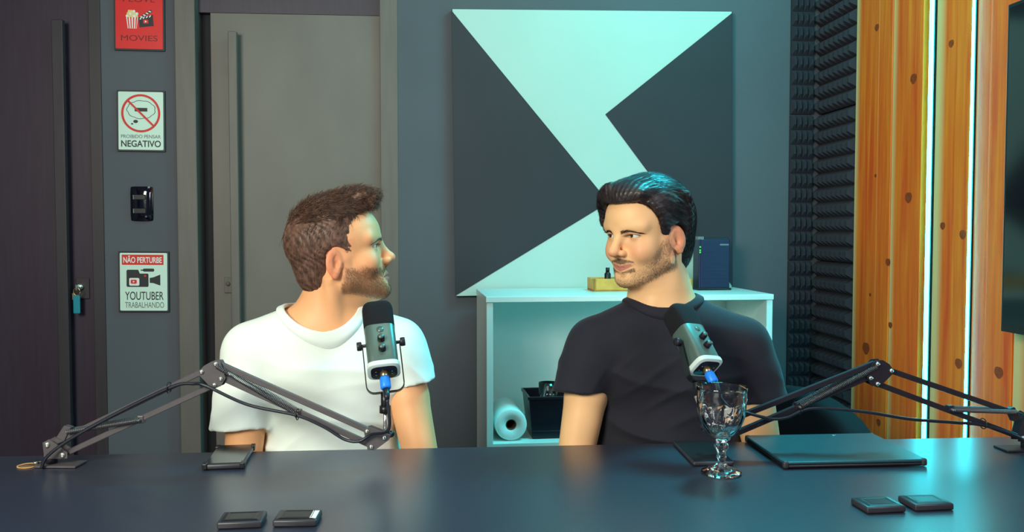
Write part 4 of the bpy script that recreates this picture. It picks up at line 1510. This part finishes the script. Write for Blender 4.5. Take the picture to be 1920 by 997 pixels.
def build_person(P):
    """P: measurements and pose"""
    B = P
    root = thing('person', P['label'], 'person', (P['chest'][0], P['chest'][1], 0))
    Rm = rot_head(*P['head_rot'])
    s = P['head_scale']
    fr = Frame(P['head'], Rm, s)
    off = np.array((P['chest'][0], P['chest'][1], 0))
    hc = np.array(P['head'])
    # ---------------- body (head, neck, trunk, arms and hands in one skin)
    xs = axis(P['chest'][0] - .36, P['chest'][0] + .36, .006, hc[0] - .135, hc[0] + .135, .0017)
    ys = axis(P['chest'][1] - .40, P['chest'][1] + .17, .006, hc[1] - .135, hc[1] + .135, .0017)
    zs = axis(.40, hc[2] + .15, .006, hc[2] - .150, hc[2] + .14, .0017)
    Fd = Field(xs, ys, zs)
    head_sdf(Fd, fr, P['face'])
    nk0 = fr.world((0, -.022, -.055))
    nk1 = np.array(P['neck'])
    Fd.cone(nk0, .052 * s, lerp(nk0, nk1, .55), P['neck_r'], WORLD, .022)
    Fd.cone(lerp(nk0, nk1, .5), P['neck_r'], nk1 + np.array((0, 0, -.02)), P['neck_r'] * 1.08, WORLD, .03)
    jaw = fr.world((0, .045, -.085))
    Fd.cone(jaw, .026, lerp(nk0, nk1, .6), .040, WORLD, .03)
    ster = nk1 + (np.array(P['chest']) - nk1) * .25 + np.array((P['front'][0], P['front'][1], 0)) * .062
    for sx in (-1, 1):
        e_ = fr.world((sx * .058, -.030, -.055))
        Fd.cone(e_, .012, ster + np.array((P['across'][0], P['across'][1], 0)) * .018 * sx, .010, WORLD, .022)
    ap = lerp(jaw, ster, .55)
    Fd.ell(np.array(ap) + np.array((P['front'][0], P['front'][1], 0)) * .004, (.012, .012, .014), WORLD, .018)
    torso_sdf(Fd, B)
    for side in ('R', 'L'):
        sh, el, wr = P['sh' + side], P['el' + side], P['wr' + side]
        m1 = lerp(sh, el, .45)
        a_ = P['arm']
        Fd.cone(sh, .052 * a_, m1, .047 * a_, WORLD, .010)
        Fd.cone(m1, .047 * a_, el, .039 * a_, WORLD, .008)
        m2 = lerp(el, wr, .3)
        Fd.cone(el, .038 * a_, m2, .040 * a_, WORLD, .012)
        Fd.cone(m2, .040 * a_, wr, .025 * a_, WORLD, .02)
        hand_sdf(Fd, wr, np.array(wr) - np.array(el) + np.array((0, -.12, -.02)), 1 if side == 'L' else -1)
    V, Q = Fd.mesh()
    # skin colours: lips, ears, shaved beard shadow
    q_ = fr.local(V)
    x, y, z = q_.T
    n1 = np.sin(V[:, 0] * 61 + 1) * np.sin(V[:, 1] * 53) * np.sin(V[:, 2] * 57 + 2)
    base = np.array(lin(*P['skin'])[:3])
    cols = np.tile(base, (len(V), 1)) * (1 + .06 * n1[:, None])
    red = np.array(lin(*P['blush'])[:3])
    cheek = np.exp(-(((np.abs(x) - .045) / .022) ** 2 + ((z + .035) / .022) ** 2)) * (y > .03)
    ear = np.exp(-((np.abs(x) - .086) / .012) ** 2) * (np.abs(z + .015) < .04) * (np.abs(y) < .04)
    nose = np.exp(-((x / .014) ** 2 + ((z + .036) / .014) ** 2)) * (y > .095)
    f_ = np.clip(cheek * .5 + ear * .75 + nose * .45, 0, 1)[:, None]
    cols = cols * (1 - f_) + red * f_
    cz = P['face'].get('corner', -.0715)
    lz = np.where(z > -.072, (z + .072) / .0098, (-.072 - z) / .0115)
    zl = z - (cz + .0715) * np.clip(np.abs(x) / .024, 0, 1)
    lz = np.where(zl > -.0722, (zl + .0722) / .0100, (-.0722 - zl) / .0120)
    mw = P['face'].get('mouth', 1.0)
    lrr = P['face'].get('lip', 1.0)
    lip = sstep(1.15, .8, np.sqrt((x / (.0245 * mw)) ** 2 + (lz / lrr) ** 2)) * (y > .068)
    lc = np.array(lin(*P['lips'])[:3])
    cols = cols * (1 - lip[:, None]) + lc * lip[:, None]

    # lash lines along the upper and lower lids
    op = P['face'].get('open', .0048)
    ke = np.sqrt(((np.abs(x) - .0325) / .0140) ** 2 + ((y - .0880) / .0120) ** 2 + ((z + .001) / op) ** 2)
    ke = np.minimum(ke, np.sqrt(((np.abs(x) - .0415) / .0085) ** 2 + ((y - .0815) / .0090) ** 2 + ((z + .0018) / (op * .8)) ** 2))
    lash = np.where(z > -.001, sstep(1.75, 1.10, ke), .45 * sstep(1.5, 1.05, ke)) * (y > .066) * (np.abs(z) < .012)
    cols = cols * (1 - .8 * lash[:, None]) + np.array(lin(48, 30, 26)[:3]) * .8 * lash[:, None]
    under = np.exp(-(((np.abs(x) - .034) / .014) ** 2 + ((z + .012) / .006) ** 2)) * (y > .06)
    cols = cols * (1 - .22 * under[:, None]) + red * .6 * .22 * under[:, None]

    def beard_mask(x, y, z):
        line = P['beard_line'](y)
        line = line + .003 * np.sin(140 * y + 60 * z) * np.sin(90 * z + 2)
        b = sstep(.014, -.010, z - line) * sstep(-.020, -.008, y + (z + .03) * .05)
        zj = -.078 - .48 * np.clip(y - .005, 0, 1)
        b = b * sstep(-.016, .000, z - zj)
        must = sstep(.036, .030, np.abs(x)) * sstep(-.049, -.054, z + .25 * np.abs(x) - .003) * (y > .070) * (z > -.082)
        b = np.maximum(b * P.get('cheekb', 1.0), must * P['must'])
        b = b * np.where((np.abs(x) > .0775) & (y < .014), 0, 1) * (P.get('chin_b', 1.0) + (1 - P.get('chin_b', 1.0)) * np.maximum(sstep(.066, .030, y), must))
        soul = 1 - .75 * np.exp(-(((np.abs(x) - .017) / .010) ** 2 + ((z + .088) / .008) ** 2)) * (y > .06)
        b = b * soul
        b = b * (1 - np.exp(-(((np.abs(x) - .036) / .010) ** 2 + ((z + .068) / .012) ** 2)) * .6 * (y > .05))
        lp = sstep(1.5, 1.15, np.sqrt((x / (.0245 * mw)) ** 2 + (lzf(x, z) / lrr) ** 2)) * (y > .068)
        return np.clip(b * (1 - lp), 0, 2) * (z < .0)

    def lzf(x, z):
        zz = z - (cz + .0715) * np.clip(np.abs(x) / .024, 0, 1)
        return np.where(zz > -.0722, (zz + .0722) / .0100, (-.0722 - zz) / .0120)
    near = (np.abs(x) < .095) & (np.abs(y) < .14) & (np.abs(z) < .14)
    bm_ = beard_mask(x, y, z) * near
    bc = np.array(lin(*P['beard_col'])[:3])
    sh_ = np.clip(P['shadow'] * bm_, 0, .8)[:, None]
    cols = cols * (1 - sh_) + bc * sh_
    body, V = np_mesh('body', V - off, Q, 'skin', root, cols, relax=1)
    N_ = normals_of(V, Q)
    Vw = V + off

    # ---------------- eyes
    for sx in (-1, 1):
        c_ = fr.world((sx * .032, .0715, 0))
        gaze = np.array(P['gaze'], float)
        gaze /= np.linalg.norm(gaze)
        zax = Vector(gaze)
        mq = zax.to_track_quat('Z', 'Y').to_euler()
        r = .0124 * s
        prof = [(0, -r)] + [(r * math.sin(a), -r * math.cos(a)) for a in np.linspace(.15, PI - .48, 18)] + [(r * .40, r * .90), (0, r * .90)]
        eye = lathe('eye', prof, 'eye', root, seg=28, loc=c_ - off, rot=mq)
        lathe('iris', [(.0, r * .91), (r * .43, r * .90), (r * .455, r * .885), (r * .30, r * .965), (0, r * .985)], 'iris', eye, seg=28)
        lathe('pupil', [(0, r * .962), (r * .20, r * .962), (r * .19, r * .990), (0, r * .999)], 'pupil', eye, seg=20)

    # ---------------- eyebrows
    kd = kdtree.KDTree(len(Vw))
    sel = np.nonzero(near)[0]
    kd = kdtree.KDTree(len(sel))
    for i_, q2 in enumerate(sel):
        kd.insert(Vw[q2], int(q2))
    kd.balance()

    def on_skin(p_, lift):
        co, ii, dd = kd.find(p_)
        return Vw[ii] + N_[ii] * lift, N_[ii]
    for sx in (-1, 1):
        paths = []
        for i in range(P.get('brow_n', 150)):
            u = rng.random()
            xx = .012 + .038 * u
            zz = .0150 + .0040 * math.sin(u * 2.4) - .003 * u * u + (rng.random() - .5) * (.0062 * (1 - .5 * u)) + P['brow_dz']
            yy = .098 - .030 * u * u
            p0, n0 = on_skin(fr.world((sx * xx, yy, zz)), .0003)
            d_ = fr.R @ np.array((sx * (.8 + .3 * u), -.25 - .5 * u, .45 - .8 * u + (rng.random() - .5) * .5))
            d_ = d_ - n0 * d_.dot(n0) * .9
            d_ /= np.linalg.norm(d_) + 1e-9
            L_ = .0065 + .003 * rng.random()
            paths.append([p0 + d_ * L_ * t_ + n0 * (.0006 + .0008 * t_ * (1 - t_) * 4) for t_ in (0, .33, .66, 1)])
        vv, qq = strands('eyebrow', paths, np.full(len(paths), P.get('brow_r', .00034)), P['hair_mat'], root)
        np_mesh('eyebrow', vv - off, qq, P['hair_mat'], root)

    # ---------------- beard: short hairs on the jaw, chin and upper lip
    cand = np.nonzero(bm_ > .12)[0]
    wgt = bm_[cand] * (1 - .55 * np.clip(np.sin(q_[cand, 1] * 170 + 1.2) * np.sin(q_[cand, 2] * 140), 0, 1))
    pick = rng.choice(cand, size=min(P['beard_n'], len(cand)), replace=False, p=wgt / wgt.sum())
    paths = []
    dn = fr.R @ np.array((0, .25, -1.0))
    for i_ in pick:
        n0 = N_[i_]
        p0 = Vw[i_] + (rng.random(3) - .5) * .0015
        d_ = dn + (rng.random(3) - .5) * .9
        d_ = d_ - n0 * d_.dot(n0)
        d_ /= np.linalg.norm(d_) + 1e-9
        L_ = P['beard_len'] * (.6 + .7 * rng.random())
        paths.append([p0 + (d_ * .85 + n0 * .5) * L_ * t_ - n0 * (.22 * L_ * t_ * t_) for t_ in (0, .5, 1)])
    vv, qq = strands('beard', paths, np.full(len(paths), P['beard_r']), P['beard_mat'], root)
    np_mesh('beard', vv - off, qq, P['beard_mat'], root)

    # ---------------- hair: a combed volume plus loose strands over it
    hx = axis(hc[0] - .17, hc[0] + .17, .0026)
    hy = axis(hc[1] - .17, hc[1] + .17, .0026)
    hz = axis(hc[2] - .13, hc[2] + .19, .0026)
    H = Field(hx, hy, hz)
    P['hair_vol'](H, fr)
    Xl, Yl, Zl = H._pts((slice(None),) * 3, fr)
    cut = poly_sdf(Yl, Zl, P['hairline']) * s
    cut = cut + P['hair_mask'](Xl, Yl, Zl)
    kk = .006
    A = H.F
    h_ = np.clip(.5 - .5 * (A - cut) / kk, 0, 1)
    H.F = (A + (cut - A) * h_ + kk * h_ * (1 - h_)).astype(np.float32)
    H.F += P['hair_noise'](Xl, Yl, Zl).astype(np.float32)
    HV, HQ = H.mesh()
    HN = normals_of(HV, HQ)
    kd2 = kdtree.KDTree(len(HV))
    for i_, v_ in enumerate(HV):
        kd2.insert(v_, i_)
    kd2.balance()
    hl = fr.local(HV)
    outer = np.nonzero((HN @ fr.R * (hl - np.array((0, 0, .01)))).sum(1) > .0)[0]
    npick = min(P['hair_n'], len(outer) * 3)
    pick = rng.choice(outer, size=npick, replace=True)
    paths, rads = [], []
    KS = 7
    for i_ in pick:
        p_ = HV[i_] + (rng.random(3) - .5) * .003
        ql = hl[i_]
        L_, lift, curl, rad = P['hair_style'](ql, rng)
        path = []
        jit = (rng.random(3) - .5) * .55
        ph = rng.random() * 6.28
        cur = p_
        for t_ in range(KS):
            co, ii, dd = kd2.find(cur)
            n0 = HN[ii]
            fl = fr.R @ P['hair_flow'](fr.local(cur))
            fl = fl + jit * .5
            fl = fl - n0 * fl.dot(n0)
            fl /= np.linalg.norm(fl) + 1e-9
            bi_ = np.cross(fl, n0)
            u = t_ / (KS - 1)
            base_ = HV[ii] + n0 * (-.0012 + lift * u ** 1.5)
            cur2 = base_ + (bi_ * math.sin(ph + u * 7) + n0 * math.cos(ph + u * 7) * .6) * curl * u
            path.append(cur2)
            cur = HV[ii] + n0 * 0 + fl * L_ / (KS - 1)
        paths.append(path)
        rads.append(rad)
    # keep the strand smooth
    PA = np.array(paths)
    for _ in range(2):
        PA[:, 1:-1] = .25 * PA[:, :-2] + .5 * PA[:, 1:-1] + .25 * PA[:, 2:]
    vv, qq = strands('hair', PA, np.array(rads), P['hair_mat'], root, .3)
    allV = np.concatenate([HV, vv])
    allQ = np.concatenate([HQ, qq + len(HV)])
    np_mesh('hair', allV - off, allQ, P['hair_mat'], root)

    # ---------------- T-shirt
    ch = P['chest']
    xs = axis(ch[0] - .36, ch[0] + .36, .0042)
    ys = axis(ch[1] - .20, ch[1] + .20, .0042)
    zs = axis(.50, P['neck'][2] + .09, .0042)
    S_ = Field(xs, ys, zs)
    torso_sdf(S_, B, .010, .05)
    SL = Field(xs, ys, zs)
    for side in ('R', 'L'):
        sh, el = np.array(P['sh' + side]), np.array(P['el' + side])
        hr_ = P['hem' + side]
        e = np.array(P['se' + side], float)
        ln = np.linalg.norm(e - sh)
        d_ = (e - sh) / ln
        one = Field(xs, ys, zs)
        one.cone(sh, .052 * P['arm'], sh + d_ * ln * .5, .5 * (.053 * P['arm'] + hr_), WORLD, .03)
        one.cone(sh + d_ * ln * .5, .5 * (.053 * P['arm'] + hr_), e + d_ * .06, hr_ * 1.04, WORLD, .03)
        one.cone(e - d_ * .03, hr_ - .013, e + d_ * .14, hr_ - .005, WORLD, .003, 's')
        hn_ = np.array(P.get('hem_n' + side, d_), float)
        hn_ /= np.linalg.norm(hn_)
        one.F = np.maximum(one.F, ((xs - e[0]) * hn_[0])[:, None, None] + ((ys - e[1]) * hn_[1])[None, :, None] + ((zs - e[2]) * hn_[2])[None, None, :]).astype(np.float32)
        SL.F = np.minimum(SL.F, one.F)
    kk = .022
    h_ = np.clip(.5 + .5 * (S_.F - SL.F) / kk, 0, 1)
    S_.F = S_.F + (SL.F - S_.F) * h_ - kk * h_ * (1 - h_)
    # folds
    for a, b, r_, md, kf in P['folds']:
        S_.cone(a, r_, b, r_ * .6, WORLD, kf, md)
    X = xs[:, None, None]
    Y = ys[None, :, None]
    Z = zs[None, None, :]
    def ridge(v):
        return (1 - np.abs(np.sin(v))) ** 2.2
    cxs = (X - ch[0])
    low = np.clip((ch[2] + .10 - Z) / .12, .06, 1)
    low = low * (1 - .85 * sstep(.125, .165, np.abs(cxs)))
    arms = .55 * sstep(.13, .19, np.abs(cxs)) * sstep(.13, .02, np.abs(Z - (ch[2] + .0)))
    wr_ = .0034 * ridge(38 * Z + 14 * cxs + 1.1 * np.sin(11 * cxs + 3) + .8 * np.sin(19 * Z) + P['seed']) * low
    wr_ = wr_ + .0030 * ridge(44 * Z - 24 * cxs + 1.3 * np.sin(14 * cxs + 9 * Y) + 2 * P['seed']) * low * (.5 + .5 * np.sin(9 * cxs + 13 * Z + P['seed']))
    wr_ = wr_ + (.0018 * ridge(34 * Z + 26 * np.abs(cxs) + 1.2 * np.sin(30 * Y + 8 * Z))) * arms
    wr_ = wr_ + .0012 * np.sin(31 * X + 22 * Z + 3 * np.sin(17 * Z + 5 * X)) * np.clip(low, 0, 1)
    S_.F -= (wr_ * P['wrinkle']).astype(np.float32)
    # neck hole
    nc = np.array(P['hole'])
    hn = np.array(P['hole_n'])
    hn = hn / np.linalg.norm(hn)
    ax_ = np.cross((0, 1, 0), hn)
    ax_ /= np.linalg.norm(ax_)
    ay_ = np.cross(hn, ax_)
    hr = P['hole_r']

    def hole(x, y, z):
        px_, py_, pz_ = x - nc[0], y - nc[1], z - nc[2]
        u = px_ * ax_[0] + py_ * ax_[1] + pz_ * ax_[2]
        v = px_ * ay_[0] + py_ * ay_[1] + pz_ * ay_[2]
        w_ = px_ * hn[0] + py_ * hn[1] + pz_ * hn[2]
        return np.maximum((np.sqrt((u / hr[0]) ** 2 + (v / hr[1]) ** 2) - 1) * min(hr), -w_ - .055)
    shell = S_.F.copy()
    hd = hole(X, Y, Z)
    S_.F = np.maximum(S_.F, .005 - hd).astype(np.float32)
    SV, SQ = S_.mesh()
    shirt, _ = np_mesh('t_shirt', SV - off, SQ, P['shirt_mat'], root, relax=2)
    # ribbed collar: a band of the shirt's surface around the hole
    cx2 = axis(nc[0] - .14, nc[0] + .14, .0021)
    cy2 = axis(nc[1] - .15, nc[1] + .13, .0021)
    cz2 = axis(nc[2] - .10, nc[2] + .09, .0021)
    S2 = Field(cx2, cy2, cz2)
    torso_sdf(S2, B, .010, .05)
    hd2 = hole(cx2[:, None, None], cy2[None, :, None], cz2[None, None, :])
    rr_ = .0036
    a_, b_ = np.abs(hd2 - .0070) - .0095 + rr_, np.abs(S2.F - .0026) - .0050 + rr_
    S2.F = (np.sqrt(np.maximum(a_, 0) ** 2 + np.maximum(b_, 0) ** 2) + np.minimum(np.maximum(a_, b_), 0) - rr_).astype(np.float32)
    CV, CQ = S2.mesh()
    np_mesh('collar', CV - off, CQ, P['shirt_mat'], shirt, relax=4)

    # ---------------- trousers and shoes
    xs = axis(ch[0] - .36, ch[0] + .36, .009)
    ys = axis(ch[1] - .75, ch[1] + .22, .009)
    zs = axis(.04, .70, .009)
    T_ = Field(xs, ys, zs)
    hip = np.array((ch[0], ch[1] + .02, .50))
    T_.ell(hip, (P['W'] * 1.02, .135, .095), WORLD, .03)
    T_.ell(hip + np.array((0, .01, .08)), (P['W'] * .93, .125, .085), WORLD, .04)
    for sx in (-1, 1):
        kn = hip + np.array((sx * .13, -.46, .0))
        an_ = kn + np.array((0, -.02, -.40))
        T_.cone(hip + np.array((sx * .085, -.02, -.01)), .088, kn, .066, WORLD, .04)
        T_.cone(kn, .064, an_, .052, WORLD, .03)
    TV, TQ = T_.mesh()
    np_mesh('trousers', TV - off, TQ, 'denim', root, relax=2)
    for sx in (-1, 1):
        xs2 = axis(ch[0] + sx * .13 - .07, ch[0] + sx * .13 + .07, .006)
        ys2 = axis(ch[1] - .70, ch[1] - .36, .006)
        zs2 = axis(-.01, .15, .006)
        K2 = Field(xs2, ys2, zs2)
        bx_ = ch[0] + sx * .13
        K2.ell((bx_, ch[1] - .47, .055), (.040, .055, .05), WORLD, .02)
        K2.ell((bx_, ch[1] - .57, .036), (.047, .095, .034), WORLD, .03)
        zz = zs2[None, None, :] + 0 * K2.F
        K2.F = np.maximum(K2.F, .004 - zz).astype(np.float32)
        KV, KQ = K2.mesh()
        np_mesh('shoe', KV - off, KQ, 'shoe', root, relax=1)
    return root
# ------------------------------------------------------------------ the two men
def vol_brown(H, fr):
    H.ell((0, -.010, .034), (.0805, .1035, .0900), fr, .004)
    H.ell((0, -.055, -.030), (.058, .046, .058), fr, .02)
    H.ell((0, .012, .085), (.062, .082, .040), fr, .02)
    H.ell((0, .058, .106), (.048, .036, .026), fr, .015)
    r_ = np.random.default_rng(3)
    for i in range(70):
        u, v = r_.random() * 2 - 1, r_.random() * 2 - 1
        yy = .028 + .075 * v
        xx = .052 * u
        zz = .119 + .010 * max(0, v) - .30 * (yy - .035) ** 2 / .08 - .26 * xx * xx / .05 + .006 * r_.random() - (.010 if v < -.5 else 0)
        a, b = r_.random() * 6.28, (r_.random() - .5)
        L_ = .012 + .008 * r_.random()
        H.cone((xx, yy, zz), .0075, (xx + L_ * math.cos(a), yy + L_ * math.sin(a), zz + .010 * b), .0045, fr, .004)
    for i in range(9):
        xx = (i - 4) * .0105
        H.cone((xx, .080, .108 + .004 * (i % 3)), .009, (xx + .004, .097 - abs(xx) * .2, .092 - .006 * (i % 2)), .005, fr, .004)


def noise_brown(x, y, z):
    top = np.clip((z - .06) / .03, 0, 1)
    return .0016 * top * np.sin(260 * x + 3 * np.sin(180 * y)) * np.sin(240 * y + 2 * np.sin(200 * z)) + .0009 * np.sin(420 * y + 300 * z + 3 * np.sin(90 * z))


def style_brown(q_, g):
    if q_[2] > .075:
        return .030 + .02 * g.random(), .005 + .010 * g.random(), .005 + .004 * g.random(), .00065
    return .020 + .010 * g.random(), .0010 + .0018 * g.random(), .0005, .00050


def flow_brown(q_):
    if q_[2] > .075:
        return np.array((.35 * math.sin(q_[1] * 90), .9 + .3 * math.sin(q_[0] * 120), -.15))
    return np.array((0, -.55 if q_[1] > -.05 else -.1, -.85))


def vol_black(H, fr):
    H.ell((0, -.012, .036), (.0835, .1100, .0950), fr, .004)
    H.ell((0, -.046, .022), (.0850, .074, .080), fr, .04)
    H.ell((0, -.064, -.045), (.070, .050, .068), fr, .03)
    H.ell((0, .008, .080), (.074, .088, .038), fr, .03)
    H.ell((.004, .058, .092), (.062, .036, .024), fr, .02)
    H.cone((.030, .078, .102), .018, (.068, .060, .068), .015, fr, .012)
    H.cone((.068, .060, .068), .0145, (.078, .052, .030), .010, fr, .010)
    H.cone((.078, .052, .030), .010, (.075, .052, .006), .004, fr, .008)
    H.ell((-.068, .018, .055), (.022, .040, .040), fr, .02)
    for i in range(11):
        a = -.06 + .012 * i
        H.cone((a, .084 - a * a * 3, .092), .0075, (a * 1.12 + .012, .03, .112 - a * a * 4), .007, fr, .014)
        H.cone((a * 1.12 + .012, .03, .111 - a * a * 4), .007, (a * 1.3, -.06, .096 - a * a * 5), .007, fr, .014)


def noise_black(x, y, z):
    w_ = np.arctan2(z - .02, x + 1e-6)
    return .0005 * np.sin(46 * w_ + 5 * np.sin(40 * y)) + .0005 * np.sin(95 * w_ + 3 * np.sin(70 * y + 2))


def style_black(q_, g):
    return .045 + .03 * g.random(), .0010 + .0040 * g.random() ** 2, .0006, .00045


def flow_black(q_):
    if q_[1] > .045 and q_[0] > .01:
        return np.array((.8, -.15, -.55))
    if q_[2] > .09:
        return np.array((q_[0] * 3 + .10, -.95, -.1))
    if q_[1] > -.04:
        return np.array((0, -.80, -.55))
    return np.array((0, -.25, -.95))


HL_BROWN = [(-.090, -.070), (-.060, -.092), (-.036, -.080), (-.033, -.035), (-.026, .006), (-.006, .016), (.010, .006), (.013, -.022), (.027, -.022),
            (.034, .006), (.031, .036), (.040, .058), (.064, .082), (.082, .085), (.13, .075), (.13, .22), (-.22, .22), (-.22, -.02)]
HL_BLACK = [(-.105, -.085), (-.070, -.118), (-.046, -.104), (-.040, -.045), (-.036, .004), (-.014, .019), (.006, .010), (.010, -.026), (.020, -.028),
            (.032, .008), (.042, .038), (.056, .062), (.072, .074), (.095, .074), (.13, .065), (.13, .22), (-.22, .22), (-.22, -.03)]


def vec(deg):
    return (math.cos(R(deg)), math.sin(R(deg)))


build_person(dict(
    label='man in a white T-shirt with brown hair, turned sideways towards the other man',
    head=(-.240, 2.057, 1.173), head_rot=(7, 11, 0), head_scale=1.04, face=dict(w=.97, gap=.0026, open=.0044, corner=-.0725, lip=1.22), seed=.4,
    neck=(-.272, 2.075, 1.010), neck_r=.057, chest=(-.262, 2.090, .860), yaw=12, front=vec(282), across=vec(12), W=.170, D=.112, waist=.90,
    shR=(-.434, 2.030, .955), shL=(-.108, 2.100, .955), elR=(-.448, 1.988, .690), elL=(-.046, 2.005, .680), wrR=(-.36, 1.79, .612), wrL=(-.14, 1.80, .612), arm=1.0,
    seR=(-.456, 2.005, .780), seL=(-.074, 2.070, .862), hemR=.068, hemL=.058, hem_nR=(.05, -.1, -1), hem_nL=(.24, -.1, -1), wrinkle=2.4,
    hole=(-.276, 2.060, 1.024), hole_n=(-.05, -.42, .90), hole_r=(.086, .084),
    skin=(242, 176, 126), blush=(226, 128, 96), lips=(196, 110, 98), beard_col=(120, 82, 62), shadow=.55, must=1.0, beard_line=lambda y: -.040 - .20 * np.clip(y - .012, 0, 1) - 2.2 * np.clip(.008 - y, 0, 1),
    beard_n=7000, beard_len=.0042, beard_r=.00020, beard_mat='beard_brown', brow_dz=-.0055, gaze=(1.0, -.05, .06),
    hair_mat='hair_brown', hair_vol=vol_brown, hairline=HL_BROWN, hair_mask=lambda x, y, z: 0 * x, hair_noise=noise_brown, hair_style=style_brown, hair_flow=flow_brown, hair_n=12000,
    shirt_mat='shirt_w',
    folds=[]))

build_person(dict(
    label='man in a black T-shirt with black hair and light beard, smiling to one side',
    head=(.480, 2.056, 1.222), head_rot=(216, -7, 0), head_scale=1.03, face=dict(w=1.07, gap=.0013, open=.0038, corner=-.0650, smile=True, lip=.62, mouth=1.24, nose=1.05, nose_y=.004), seed=2.1,
    neck=(.530, 2.075, 1.020), neck_r=.067, chest=(.535, 2.080, .865), yaw=-4, front=vec(266), across=vec(-4), W=.192, D=.122, waist=.93,
    shR=(.358, 2.050, .957), shL=(.706, 2.025, .957), elR=(.303, 2.000, .690), elL=(.745, 1.975, .690), wrR=(.40, 1.79, .615), wrL=(.66, 1.78, .615), arm=1.06,
    seR=(.318, 2.025, .848), seL=(.744, 2.000, .825), hemR=.062, hemL=.062, hem_nR=(-.05, -.1, -1), hem_nL=(.1, -.1, -1), wrinkle=3.6,
    hole=(.524, 2.062, 1.066), hole_n=(-.02, -.36, .92), hole_r=(.079, .072),
    skin=(246, 190, 138), blush=(228, 136, 108), lips=(196, 122, 104), beard_col=(66, 50, 48), shadow=.38, must=1.9, cheekb=.9, brow_n=170, brow_r=.00034, beard_line=lambda y: -.014 - .95 * np.clip(y - .012, 0, 1),
    chin_b=.42, beard_n=4200, beard_len=.0036, beard_r=.00020, beard_mat='beard_black', brow_dz=-.0065, gaze=(-.92, -.40, -.03),
    hair_mat='hair_black', hair_vol=vol_black, hairline=HL_BLACK, hair_mask=lambda x, y, z: -.075 * sstep(.040, .066, x) * sstep(-.012, .015, z) * sstep(.02, .05, y), hair_noise=noise_black, hair_style=style_black, hair_flow=flow_black, hair_n=12000,
    shirt_mat='shirt_b',
    folds=[]))
